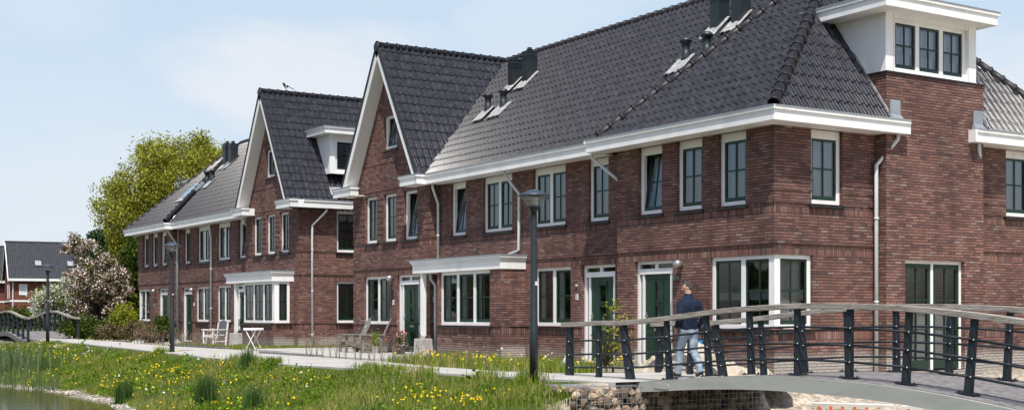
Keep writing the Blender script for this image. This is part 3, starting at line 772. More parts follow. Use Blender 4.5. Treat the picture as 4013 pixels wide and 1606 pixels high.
def mid_house(label, second, far):
    """second: the one next to the gabled house"""
    x0, x1 = (-14.62, -9.96) if second else (-9.96, -5.32)
    h = thing('terraced_house', ((x0 + x1) / 2, 4.6, 0), label, 'house', 'terraced brick houses')
    F = FRONT(.30)
    ups = [(-13.87, -13.0, 1), (-12.03, -10.48, 2)] if second else [(-9.45, -7.92, 2), (-6.92, -6.07, 1)]
    op = [(a, b, 3.55, 5.122) for a, b, n in ups]
    wins = []
    if not second: wins = [(-9.42, -7.68)]; drs = [(-7.22, -5.80)]
    elif far: wins = [(-12.10, -10.40)]; drs = [(-13.95, -12.62)]
    else: drs = [(-14.52, -13.30)]
    op += [(a, b, .93, 2.47) for a, b in wins] + [(a, b, 0, 2.47) for a, b in drs]
    b = MB(); wall(b, F, x0, x1, -.3, 5.123, op)
    b.build('wall', 'brick', h)
    b = MB(); wall(b, FRONT(9.4), x0, x1, 0, 5.1, bands=False); b.build('rear_wall', 'brick', h)
    floors(h, x0 + .01, x1 - .01, .56, 9.35)
    for i, (a, c, n) in enumerate(ups):
        window(h, F, a, c, 3.55, 5.122, n, curtain='net' if not (far and n == 2 and second is False) else 'left', tilt=((0,) if (second and i == 0) else ()), panel=.10)
    for a, c in wins: window(h, F, a, c, .93, 2.47, 2, curtain='sides')
    for a, c in drs: door(h, F, a, c, .02, 2.47)
    b, z = MB(), MB()
    gx0, gx1 = (-14.5, -9.96) if second else (-9.96, -5.885)
    gutter_run(b, z, (gx0, -.23), (gx1, -.23), (0, -1), .53)
    g = b.build('gutter', 'white', h); z.build('zinc_edge', 'zinc', g)
    cm, sm = slope(TM); L = 4.5 / cm; P0 = (-14.65, -.17, ZE); e = (1, 0, 0); s = (0, cm, sm)
    b = MB()
    poly = [(0, 0), (4.69, 0), (4.69, L), (-2.55, L)] if second else [(4.69, 0), (9.30, 0), (12.1, L), (4.69, L)]
    tile_roof(b, P0, e, s, poly)
    b.add([(x0, 9.9, ZE), (x1, 9.9, ZE), (x1, YR, ZR), (x0, YR, ZR)], [(0, 1, 2, 3)])
    r = b.build('roof', 'tile', h, smooth=True)
    b = MB(); caps(b, (-17.1 if second else -9.96, YR, ZR + .03), (-9.96 if second else -2.5, YR, ZR + .03)); b.build('ridge_tiles', 'cap', r, smooth=True)
    def zp(y): return ZE + TM * (y + .17)
    if second:
        chimney(r, -14.66, -14.34, 2.80, 3.16, zp(2.8), 9.16); chimney(r, -13.88, -13.56, 2.82, 3.18, zp(2.82), 9.28)
        vent(r, -14.45, 1.95, zp(1.95)); vent(r, -13.56, 1.95, zp(1.95))
        for a0, a1, yb, ya in ((-14.8, -14.2, 2.62, 3.15), (-14.02, -13.4, 2.62, 3.2), (-14.75, -14.15, 1.62, 2.1), (-13.9, -13.2, 1.62, 2.1)):
            flashing(r, P0, e, s, a0 + 14.65, a1 + 14.65, (yb + .17) / cm, (ya + .17) / cm)
    else:
        chimney(r, -5.23, -4.91, 2.84, 3.20, zp(2.84), 9.32); chimney(r, -4.45, -4.13, 2.84, 3.20, zp(2.84), 9.40)
        vent(r, -5.14, 1.98, zp(1.98)); vent(r, -4.36, 1.98, zp(1.98))
        for a0, a1, yb, ya in ((-5.36, -4.78, 2.64, 3.2), (-4.58, -4.0, 2.64, 3.2), (-5.45, -4.85, 1.60, 2.1)):
            flashing(r, P0, e, s, a0 + 14.65, a1 + 14.65, (yb + .17) / cm, (ya + .17) / cm)
    if second:
        if not far:
            downpipe(h, [(-14.40, -.02, 5.12), (-14.40, -.02, 5.02), (-14.46, .20, 4.55), (-14.46, .20, 2.86)], .04, [(-14.46, .20, 3.6)])
            downpipe(h, [(-14.38, -.10, 2.45), (-14.38, -.10, 2.30), (-14.30, .02, 2.1), (-14.30, .02, 0)], .045)
            downpipe(h, [(-10.35, -.02, 5.12), (-10.35, -.02, 5.02), (-9.98, .20, 4.5), (-9.98, .20, 2.98), (-10.2, .0, 2.86)], .04, [(-9.98, .20, 4.1)])
        else:
            downpipe(h, [(-14.40, -.02, 5.12), (-14.40, -.02, 5.02), (-14.46, .20, 4.55), (-14.46, .20, 0)], .04)
            downpipe(h, [(-10.35, -.02, 5.12), (-10.35, -.02, 5.02), (-9.98, .20, 4.5), (-9.98, .20, 0)], .045, [(-9.98, .20, 3.2), (-9.98, .20, 1.5)])
    else:
        if not far: number_plate(h, F, -7.40, 1.68, '2'); b = MB(); F.box(b, -7.44, -7.38, 1.95, 2.0, 0, .03); b.build('doorbell', 'plate', h)
        else:
            number_plate(h, F, -7.5, 1.70); wall_lamp(h, F, -7.50, 2.34)
    return h

def gable_wall(b, x0, x1, xc, z0, zt, op, y0, y1):
    """brick triangle above the eaves, with one opening"""
    tz = (zt - z0)
    def xs(z): t = (z - z0) / tz; return x0 + (xc - x0) * t, x1 + (xc - x1) * t
    a, c, oz0, oz1 = op
    for za, zb in ((z0, oz0), (oz0, oz1), (oz1, zt - .02)):
        l0, r0 = xs(za); l1, r1 = xs(zb)
        segs = [((l0, r0), (l1, r1))] if not (za >= oz0 - 1e-6 and zb <= oz1 + 1e-6) else [((l0, a), (l1, a)), ((c, r0), (c, r1))]
        for (p, q), (p2, q2) in segs:
            b.hexa([(p, y0, za), (q, y0, za), (q, y1, za), (p, y1, za)], [(p2, y0, zb), (q2, y0, zb), (q2, y1, zb), (p2, y1, zb)])

def gable_house(label, far):
    h = thing('gabled_house', (-17.25, 4.5, 0), label, 'house', 'terraced brick houses')
    F = FRONT(0.0); xa, xb, xc = -19.9, -14.6, -17.25
    ups = [(-19.0, -18.12), (-17.66, -16.78), (-16.28, -15.40)]
    op = [(a, b, 3.55, 5.06) for a, b in ups]
    if not far: op += [(-19.1, -17.24, .93, 2.47), (-16.76, -15.28, 0, 2.47)]
    else: op += [(-19.0, -16.6, .93, 2.44)]
    b = MB(); ribs = (3.6075, 5.045)
    wall(b, F, xa, xb, -.3, 5.12, op, ribs=ribs, endr=True, endl=True)
    gable_wall(b, xa + .05, xb - .05, xc, 5.12, 9.42, (-17.64, -16.74, 6.49, 7.55), 0.0, .24)
    for zz in (5.20, 6.05, 7.75):                              # corbelled string courses
        t = (zz - 5.12) / 4.3; F.box(b, xa + .05 + 2.6 * t + .05, xb - .05 - 2.6 * t - .05, zz, zz + .0625, 0, .012)
    O = Fac((xa, 0), (0, -1), (-1, 0))                         # the free end wall of the block
    oo = [(-2.50, -1.52, .93, 2.47), (-2.50, -1.52, 3.55, 5.122)] if far else []
    wall(b, O, -9.4, -.24, -.3, 5.123, oo)
    b2 = MB(); wall(b2, FRONT(9.4), xa + .24, xb, 0, 5.1, bands=False); b2.build('rear_wall', 'brick', h)
    wall(b, SIDE(xb), .24, .6, -.3, 5.12)                       # return beside the recessed neighbour
    b.build('wall', 'brick', h)
    floors(h, xa + .26, xb - .01, .26, 9.35)
    for i, (a, c) in enumerate(ups): window(h, F, a, c, 3.55, 5.06, 1, curtain='sides', tilt=((0,) if i == 2 and not far else ()))
    window(h, F, -17.64, -16.74, 6.49, 7.55, 1, curtain='sides', tilt=(() if far else (0,)), name='attic_window')
    if not far:
        window(h, F, -19.1, -17.24, .93, 2.47, 2, curtain='sides'); door(h, F, -16.76, -15.28, .02, 2.47)
        wall_lamp(h, F, -17.0, 2.38); mailbox(h, F, -17.06, 1.88); number_plate(h, F, -16.98, 1.62, '4')
    else:
        window(h, O, -2.50, -1.52, .93, 2.47, 1, curtain='blind'); window(h, O, -2.50, -1.52, 3.55, 5.122, 1, curtain='shutter', panel=.06)
    # verge boards and soffits of the overhanging gable
    b, sf, dk = MB(), MB(), MB()
    zb0, xo = 5.36, 2.63
    for s_ in (-1, 1):
        e0 = Vector((xc + s_ * 2.55, 0, 5.38)); e1 = Vector((xc, 0, 9.62)); d = (e1 - e0).normalized(); n = Vector((-d.z * -s_, 0, abs(d.x)))
        n = Vector((s_ * d.z, 0, -s_ * d.x)); n = n if n.z > 0 else -n
        def q(p, off, y): v = p + n * off; return (v.x, y, v.z)
        b.hexa([q(e0, -.17, -.45), q(e0, -.17, -.41), q(e0, .015, -.41), q(e0, .015, -.45)], [q(e1, -.17, -.45), q(e1, -.17, -.41), q(e1, .015, -.41), q(e1, .015, -.45)])
        sf.hexa([q(e0, -.15, -.41), q(e0, -.15, 0.0), q(e0, -.12, 0.0), q(e0, -.12, -.41)], [q(e1, -.15, -.41), q(e1, -.15, 0.0), q(e1, -.12, 0.0), q(e1, -.12, -.41)])
        dk.hexa([q(e0, .015, -.475), q(e0, .015, -.40), q(e0, .10, -.40), q(e0, .10, -.475)], [q(e1, .015, -.475), q(e1, .015, -.40), q(e1, .10, -.40), q(e1, .10, -.475)])
    bo = b.build('bargeboard', 'white', h); sf.build('soffit', 'soffit', bo); dk.build('verge_tile', 'cap', bo)
    # gutters with returned ends
    for x0, x1 in ((-15.55, -14.50), (-20.36, -19.05)):
        b, z = MB(), MB()
        gutter_run(b, z, (x0, -.53), (x1, -.53), (0, -1), .53)
        for xx in (x0, x1): b.box(xx - .02, xx + .02, -.53, 0.0 if xx == x0 else -.23, 5.12, 5.395)
        for xx, s_ in ((x0, -1), (x1, 1)): b.box(xx + s_ * .02, xx + s_ * .055, -.565, -.25, 5.335, 5.40); z.box(xx + s_ * .0, xx + s_ * .07, -.58, -.25, 5.4205, 5.43)
        if x0 < -20: gutter_run(b, z, (-20.36, .0), (-20.36, 9.6), (-1, 0), .46)
        g = b.build('gutter', 'white', h); z.build('zinc_edge', 'zinc', g)
    cg, sg = slope(TG); L = 2.63 / cg
    b = MB()
    tile_roof(b, (xc + 2.63, -.45, 5.38), (0, 1, 0), (-cg, 0, sg), [(0, 0), (.28, 0), (4.85, L), (0, L)])
    tile_roof(b, (xc - 2.95, -.45, 5.38 - .32 * TG + .12), (0, 1, 0), (2.95, 0, 4.25 + .32 * TG), [(0, .12), (10, .12), (10, 2.95 / cg - .02), (0, 2.95 / cg - .02)])
    r = b.build('roof', 'tile', h, smooth=True)
    b = MB(); caps(b, (xc, -.47, 9.72), (xc, 4.4 if not far else 9.6, 9.72)); b.build('ridge_tiles', 'cap', r, smooth=True)
    b = MB(); b.tube([(xc, -.50, 9.66), (xc, -.46, 9.66)], [.13, .15], 12); b.build('ridge_end', 'cap', r)
    if far:
        # dormer on the free slope of the roof
        xd = xc - 2.42; D = Fac((xd, 0), (0, -1), (-1, 0))
        b = MB()
        wall(b, D, -2.98, -1.34, 6.48, 7.92, [(-2.76, -1.56, 6.56, 7.76)], bands=False, t=.08)
        for y in (1.34, 2.90): b.prism([(xd + .08, y, 6.48), (xd + .08, y, 7.92), (xc - .95, y, 7.92), (xd + .55, y, 6.48)], (0, .08, 0))
        d = b.build('dormer', 'white', h)
        window(h, D, -2.76, -1.56, 6.56, 7.76, 1, inset=.04, curtain='blind', sill=False, name='dormer_window')
        b, z = MB(), MB(); b.box(xd - .38, xc - .8, .98, 3.34, 7.93, 8.17); b.box(xd - .42, xc - .8, .94, 3.38, 8.11, 8.172); z.box(xd - .44, xc - .8, .92, 3.40, 8.173, 8.19)
        o = b.build('dormer_cornice', 'white', h); z.build('zinc_edge', 'zinc', o)
        flashing(r, (xc - 2.95, -.45, 5.38 - .32 * TG + .12), (0, 1, 0), (2.95, 0, 4.25 + .32 * TG), 1.75, 3.5, .72, 1.12)
        downpipe(h, [(-20.25, .95, 5.12), (-20.25, .95, 5.02), (-20.0, .50, 4.5), (-20.0, .50, 0)], .042, [(-20.0, .5, 3.6), (-20.0, .5, 2.1), (-20.0, .5, .5)])
    return h
def canopy(par, x0, x1, yf, yb, px, py, z0=2.45):
    b, z = MB(), MB()
    b.box(x0, x1, yf, yb, z0, 2.70); b.box(x0 - .035, x1 + .035, yf - .035, yb, 2.70, 2.755); b.box(x0 - .065, x1 + .065, yf - .065, yb, 2.755, 2.82)
    z.box(x0 - .085, x1 + .085, yf - .085, yb, 2.821, 2.845)
    o = b.build('canopy', 'white', par, bevel=.006); z.build('zinc_edge', 'zinc', o)
    b = MB(); b.box(px - .065, px + .065, py - .065, py + .065, .60, z0 - .001); b.build('post', 'white', o)
    b = MB(); b.hexa([(px - .22, py - .22, 0), (px + .22, py - .22, 0), (px + .22, py + .22, 0), (px - .22, py + .22, 0)], [(px - .20, py - .20, .52), (px + .20, py - .20, .52), (px + .20, py + .20, .52), (px - .20, py + .20, .52)])
    b.lathe((px, py, .521), [(.11, 0), (.09, .08)], 4); b.build('post_base', 'concrete', o, bevel=.015)

# near block
A1 = corner_house('large brick corner house with a white dormer on its stair tower beside the footbridge', False)
A2 = mid_house('terraced brick house with number 2 beside its green door, behind the near street lamp', False, False)
A3 = mid_house('terraced brick house whose white canopied bay window stands left of the near street lamp', True, False)
A4 = gable_house('tall gabled brick house with white bargeboards and two grey garden chairs before its window', False)
canopy(A3, -14.72, -9.77, -.53, .29, -14.25, -.42)
b = MB(); BF = FRONT(-.48)
wall(b, BF, -13.30, -9.80, -.3, 2.449, [(-13.2, -10.38, .93, 2.449)]); 
wall(b, SIDE(-9.80), -.24, .29, -.3, 2.449); wall(b, Fac((-13.30, 0), (0, -1), (-1, 0)), -.29, .24, -.3, .93)
b.build('bay_wall', 'brick', A3)
window(A3, BF, -13.2, -10.38, .93, 2.445, 3, curtain='sides', name='bay_window', mull=.13)
number_plate(A3, Fac((-13.30, 0), (0, -1), (-1, 0)), -.1, 1.68)
number_plate(A3, FRONT(.02), -14.52, 1.68, '3') if False else number_plate(A4, SIDE(-14.6), .16, 1.69, '3')
# far block: the mirror image
ST.mir = True
B4 = gable_house('gabled brick house with a white corner bay window and a dormer on its side roof', True)
B3 = mid_house('terraced brick house next to the far gable with the white garden armchair before its window', True, True)
B2 = mid_house('terraced brick house of the far row with a pale boulder before its green door', False, True)
B1 = corner_house('far end brick house with a hipped roof and skylight beside the big pale green tree', True)
ST.mir = False
canopy(B4, -29.68, -24.93, -.86, -.001, -28.92, -.72)
b = MB(); BF = FRONT(-.78)
wall(b, BF, -28.1, -24.95, -.3, .93); wall(b, SIDE(-24.95), -.54, -.001, -.3, .93)
wall(b, Fac((-28.1, 0), (0, -1), (-1, 0)), .001, .54, -.3, .93)
b.box(-25.1, -24.95, -.14, -.001, .93, 2.449)
b.build('bay_wall', 'brick', B4)
window(B4, BF, -28.05, -25.12, .93, 2.445, 3, inset=.05, curtain='sides', name='bay_window', jr=False, mull=.12)
window(B4, SIDE(-24.95), -.66, -.14, .93, 2.445, 1, inset=.05, curtain='blind', name='bay_window', jl=False) 
b = MB(); b.box(-25.22, -25.0, -.73, -.55, .93, 2.445); b.build('corner_post', 'white', B4)
b = MB(); wall(b, Fac((-28.05, 0), (0, -1), (-1, 0)), .001, .5, .93, 2.445, bands=False); b.build('bay_side', 'white', B4)

# ------------------------------------------------------------------ ground, path, water
def ip(x, xs, ys): return np.interp(x, xs, ys)
NX, NY = [-70, -44, -33.7, -26.7, -20.3, -15.8, -10, -8, -4.4, -1.8, 1.1], [-2.4, -4.2, -4.97, -5.46, -5.95, -6.45, -6.5, -6.3, -5.75, -5.4, -4.9]
FX, FY = [-70, -47, -39, -31, -22.4, -16, -11.2, -6.5, -4, -2.2, -1.9, 1.1], [-.3, -2.1, -2.35, -3.1, -2.6, -3.5, -3.6, -4.2, -4.2, -3.7, -1.6, -1.5]
WX, WY = [-80, -45, -34, -27, -23, -20, -17, -13, -8, 1], [-13, -11.6, -10.6, -9.8, -9.1, -9.05, -8.95, -9.6, -10.6, -11.2]
WATER = -1.2
def vnoise(x, y, s, seed=0):
    out = np.empty(x.shape)
    f = out.ravel(); X = x.ravel() * s; Y = y.ravel() * s
    for i in range(f.size): f[i] = noise.noise((X[i], Y[i], seed * 7.31))
    return out
def ground_z(x, y, detail=True):
    x = np.asarray(x, float); y = np.asarray(y, float)
    yc = ip(x, NX, NY) - .12; yw = ip(x, WX, WY)
    t = (yc - y) / (yc - yw)
    z = np.where(t <= 0, 0.0, np.where(t < 1, WATER * np.clip(t, 0, 1) ** .72 , WATER - .5 * np.minimum(t - 1, 1.4)))
    ch = ip(y, [-14, -7, -5, -4, -1.2, .6, 3, 6, 12], [-2, -1.7, -1.35, -1.05, -.72, -.45, -.34, -.32, -.3])
    w_ = np.where(y < -1.3, np.clip((x - 1.02) / .1, 0, 1), np.clip((x + .1) / 1.1, 0, 1))
    w_ = np.where(x > 18, np.clip(1 - (x - 18) / 4, 0, 1) * 1.0, w_)
    w_ = np.where(y > 14, w_ * np.clip(1 - (y - 14) / 4, 0, 1), w_)
    return z * (1 - w_) + np.minimum(z, ch) * w_
def axis(a, b, st, far, grow=1.35):
    v = list(np.arange(a, b + 1e-6, st)); s = st
    while v[-1] < far: s *= grow; v.append(v[-1] + s)
    s = st; lo = []
    p = a
    while p > -far: s *= grow; p -= s; lo.append(p)
    return np.array(lo[::-1] + v)
gx, gy = axis(-62, 10, .22, 2500), axis(-13, 4, .22, 2500)
X, Y = np.meshgrid(gx, gy)
Z = ground_z(X, Y)
inn = (X > -62) & (X < 12) & (Y > -13) & (Y < 6)
nz1 = np.zeros_like(X); nz1[inn] = vnoise(X[inn], Y[inn], .9, 1) * .05 + vnoise(X[inn], Y[inn], 3.1, 2) * .035
flat = (Y > ip(X, NX, NY) - .25) & (X < 1.0)
Z = Z + np.where(flat, nz1 * .25 - .015, nz1)
sandy = (X > .9) & (Y > -6) & (X < 10) & (Y < 8)
ns = np.zeros_like(X); ns[sandy] = vnoise(X[sandy], Y[sandy], 2.2, 5) * .10 + vnoise(X[sandy], Y[sandy], 6.0, 6) * .07
Z += ns
nyy, nxx = X.shape
idx = np.arange(nyy * nxx).reshape(nyy, nxx)
Fq = np.stack([idx[:-1, :-1], idx[:-1, 1:], idx[1:, 1:], idx[1:, :-1]], -1).reshape(-1, 4)
def ground_mat():
    m, nt, out = new_mat('earth_and_grass'); L = nt.links.new
    g = N(nt, 'ShaderNodeNewGeometry'); sp = N(nt, 'ShaderNodeSeparateXYZ'); L(g.outputs['Position'], sp.inputs[0])
    n1 = N(nt, 'ShaderNodeTexNoise', i_Scale=.7, i_Detail=6); L(g.outputs['Position'], n1.inputs['Vector'])
    n2 = N(nt, 'ShaderNodeTexNoise', i_Scale=9.0, i_Detail=6); L(g.outputs['Position'], n2.inputs['Vector'])
    gr = ramp(nt, [(.3, (.030, .048, .012)), (.5, (.060, .085, .020)), (.62, (.11, .105, .035)), (.75, (.17, .13, .065))]); L(mathn(nt, 'ADD', mathn(nt, 'MULTIPLY', n1.outputs['Fac'], .6), mathn(nt, 'MULTIPLY', n2.outputs['Fac'], .4)), gr.inputs[0])
    sd = ramp(nt, [(.3, (.22, .18, .13)), (.5, (.42, .37, .30)), (.7, (.58, .53, .45))]); L(n2.outputs['Fac'], sd.inputs[0])
    soil = ramp(nt, [(.3, (.16, .13, .10)), (.55, (.30, .27, .22)), (.75, (.42, .39, .33))]); L(n2.outputs['Fac'], soil.inputs[0])
    def st(v, a, b):
        r = N(nt, 'ShaderNodeMapRange'); r.interpolation_type = 'SMOOTHSTEP'; r.inputs[1].default_value = a; r.inputs[2].default_value = b
        L(v, r.inputs[0]); return r.outputs[0]
    wob = mathn(nt, 'MULTIPLY', mathn(nt, 'SUBTRACT', n1.outputs['Fac'], .5), 1.6)
    yy = mathn(nt, 'ADD', sp.outputs[1], wob)
    col = mixc(nt, mathn(nt, 'MULTIPLY', st(yy, -4.9, -4.2), st(sp.outputs[0], -62, -50)), gr.outputs[0], soil.outputs[0])
    col = mixc(nt, st(mathn(nt, 'ADD', sp.outputs[1], 0), 11, 16), col, (.05, .075, .02))
    col = mixc(nt, mathn(nt, 'MULTIPLY', st(sp.outputs[0], .1, .9), st(sp.outputs[1], -6.5, -5.5)), col, sd.outputs[0])
    shore = mathn(nt, 'MULTIPLY', st(mathn(nt, 'ADD', sp.outputs[2], mathn(nt, 'MULTIPLY', wob, .04)), WATER + .17, WATER + .05), 1.0)
    col = mixc(nt, shore, col, mixc(nt, n2.outputs['Fac'], (.10, .085, .06), (.38, .34, .28)))
    p = N(nt, 'ShaderNodeBsdfPrincipled', i_Roughness=.95); p.inputs['Specular IOR Level'].default_value = .1; L(col, p.inputs['Base Color'])
    b = N(nt, 'ShaderNodeBump', i_Strength=.8, i_Distance=.06); L(n2.outputs['Fac'], b.inputs['Height']); L(b.outputs[0], p.inputs['Normal'])
    L(p.outputs[0], out.inputs[0]); return m
struct(np_mesh('ground', np.stack([X, Y, Z], -1).reshape(-1, 3), Fq, ground_mat(), smooth=True))
def water_mat():
    m, nt, out = new_mat('pond_water'); L = nt.links.new
    g = N(nt, 'ShaderNodeNewGeometry')
    mp_ = N(nt, 'ShaderNodeMapping'); mp_.inputs['Scale'].default_value = (1.0, 1.0, 1); L(g.outputs['Position'], mp_.inputs[0])
    n1 = N(nt, 'ShaderNodeTexNoise', i_Scale=5.5, i_Detail=4, i_Distortion=.4); L(mp_.outputs[0], n1.inputs['Vector'])
    b = N(nt, 'ShaderNodeBump', i_Strength=.16, i_Distance=.02); L(n1.outputs['Fac'], b.inputs['Height'])
    d = N(nt, 'ShaderNodeBsdfDiffuse'); d.inputs[0].default_value = (.085, .080, .032, 1)
    gl = N(nt, 'ShaderNodeBsdfGlossy'); gl.inputs['Roughness'].default_value = .06; L(b.outputs[0], gl.inputs['Normal'])
    fr = N(nt, 'ShaderNodeFresnel'); fr.inputs[0].default_value = 1.33; L(b.outputs[0], fr.inputs['Normal'])
    mx = N(nt, 'ShaderNodeMixShader'); L(fr.outputs[0], mx.inputs[0]); L(d.outputs[0], mx.inputs[1]); L(gl.outputs[0], mx.inputs[2]); L(mx.outputs[0], out.inputs[0]); return m
b = MB(); b.add([(-400, -300, WATER), (60, -300, WATER), (60, -4.6, WATER), (-400, -4.6, WATER)], [(0, 1, 2, 3)]); struct(b.build('water', water_mat()))
b = MB(); xs = np.arange(-70, 1.11, .45)
for i in range(len(xs) - 1):
    a, c = xs[i], xs[i + 1]
    n0, n1_ = ip(a, NX, NY), ip(c, NX, NY); f0, f1 = ip(a, FX, FY), ip(c, FX, FY)
    b.add([(a, n0, .022), (c, n1_, .022), (c, f1, .022), (a, f0, .022)], [(0, 1, 2, 3)])
    b.add([(a, n0, -.08), (c, n1_, -.08), (c, n1_, .022), (a, n0, .022)], [(0, 1, 2, 3)])
struct(b.build('path', paving_mat()))
b = MB()
for i in range(16):
    for j in range(9):
        x0 = -19.3 + i * .5; y0 = -3.28 + j * .36 + (.0 if i % 2 else .0)
        if x0 > -12.0 + .0 or (j > 5 and x0 > -13.9): continue
        b.box(x0 + .006, x0 + .494, y0 + .006, y0 + .354, -.03, .046 + random.uniform(-.003, .003))
for i in range(9):
    for j in range(12):
        b.box(-24.1 + i * .5 + .006, -24.1 + i * .5 + .494, -2.3 + j * .36 + .006, -2.3 + j * .36 + .354, -.03, .034 + random.uniform(-.003, .003))
struct(b.build('paved_terrace', 'concrete'))
b = MB(); b.box(-31.4, -24.9, -2.62, -2.45, -.05, .07); b.box(-19.2, -14.8, -3.62, -3.40, -.05, .08); struct(b.build('kerb', noisy('dark_kerb', [(.16, .165, .17), (.24, .245, .25)], 6, .85, .1)))

# ------------------------------------------------------------------ near footbridge
DX = [-1.6, -.62, .38, 1.51, 2.57, 3.62, 4.68, 5.75, 6.83, 7.91, 9.0, 10.1, 11.2, 12.3, 13.4]
DZ = [-.04, -.04, -.02, .07, .165, .235, .27, .262, .22, .13, .0, -.17, -.38, -.62, -.9]
def dz(x):
    i = max(1, min(len(DX) - 3, next((k for k in range(len(DX)) if DX[k] > x), len(DX) - 1) - 1))
    x0, x1 = DX[i], DX[i + 1]; t = (x - x0) / (x1 - x0)
    m0 = (DZ[i + 1] - DZ[i - 1]) / (DX[i + 1] - DX[i - 1]) * (x1 - x0); m1 = (DZ[i + 2] - DZ[i]) / (DX[i + 2] - DX[i]) * (x1 - x0)
    return (2 * t ** 3 - 3 * t * t + 1) * DZ[i] + (t ** 3 - 2 * t * t + t) * m0 + (-2 * t ** 3 + 3 * t * t) * DZ[i + 1] + (t ** 3 - t * t) * m1
def dn(x):
    s_ = (dz(x + .15) - dz(x - .15)) / .3; n = Vector((-s_, 0, 1)).normalized(); return n
br = thing('footbridge', (5.2, -2.85, -.5), 'arched steel footbridge with weathered timber handrails that the man is crossing', 'bridge')
b = MB(); xs = [1.0 + i * .3 for i in range(42)]
def strip(mb, y0, y1, up, dn_, xs=xs):
    for i in range(len(xs) - 1):
        a, c = xs[i], xs[i + 1]; za, zc = dz(a), dz(c)
        mb.hexa([(a, y0, za + dn_), (c, y0, zc + dn_), (c, y1, zc + dn_), (a, y1, za + dn_)], [(a, y0, za + up), (c, y0, zc + up), (c, y1, zc + up), (a, y1, za + up)])
def shell(mb, y0, y1, up, lo):
    vs = []; fs = []
    for x in xs: z = dz(x); vs += [(x, y0, z + lo(x)), (x, y1, z + lo(x)), (x, y1, z + up), (x, y0, z + up)]
    n = len(xs)
    for i in range(n - 1):
        for k in range(4): fs.append((i * 4 + k, i * 4 + (k + 1) % 4, (i + 1) * 4 + (k + 1) % 4, (i + 1) * 4 + k))
    fs += [(3, 2, 1, 0), tuple(range((n - 1) * 4, n * 4))]
    mb.add(vs, fs)
shell(b, -4.30, -1.44, -.012, lambda x: -.09); b.build('deck', 'deck', br)
for y0, y1 in ((-4.36, -4.301), (-1.439, -1.38)):
    b = MB(); shell(b, y0, y1, -.02, lambda x: -.20 - .05 * min(1, max(0, (x - 1) / 4))); g_ = b.build('beam', 'beam', br)
    if y0 < -4:
        b = MB(); zp = dz(1.72) - .125
        pts = [(1.72 + .17 * cx_ + .045 * math.cos(t), -4.361, zp + .045 * math.sin(t)) for cx_, t in [(1, -PI / 2), (1, -PI / 4), (1, 0), (1, PI / 4), (1, PI / 2), (-1, PI / 2), (-1, 3 * PI / 4), (-1, PI), (-1, 5 * PI / 4), (-1, 3 * PI / 2)]]
        b.prism(pts, (0, -.008, 0)); b.build('maker_plate', 'beam', g_)
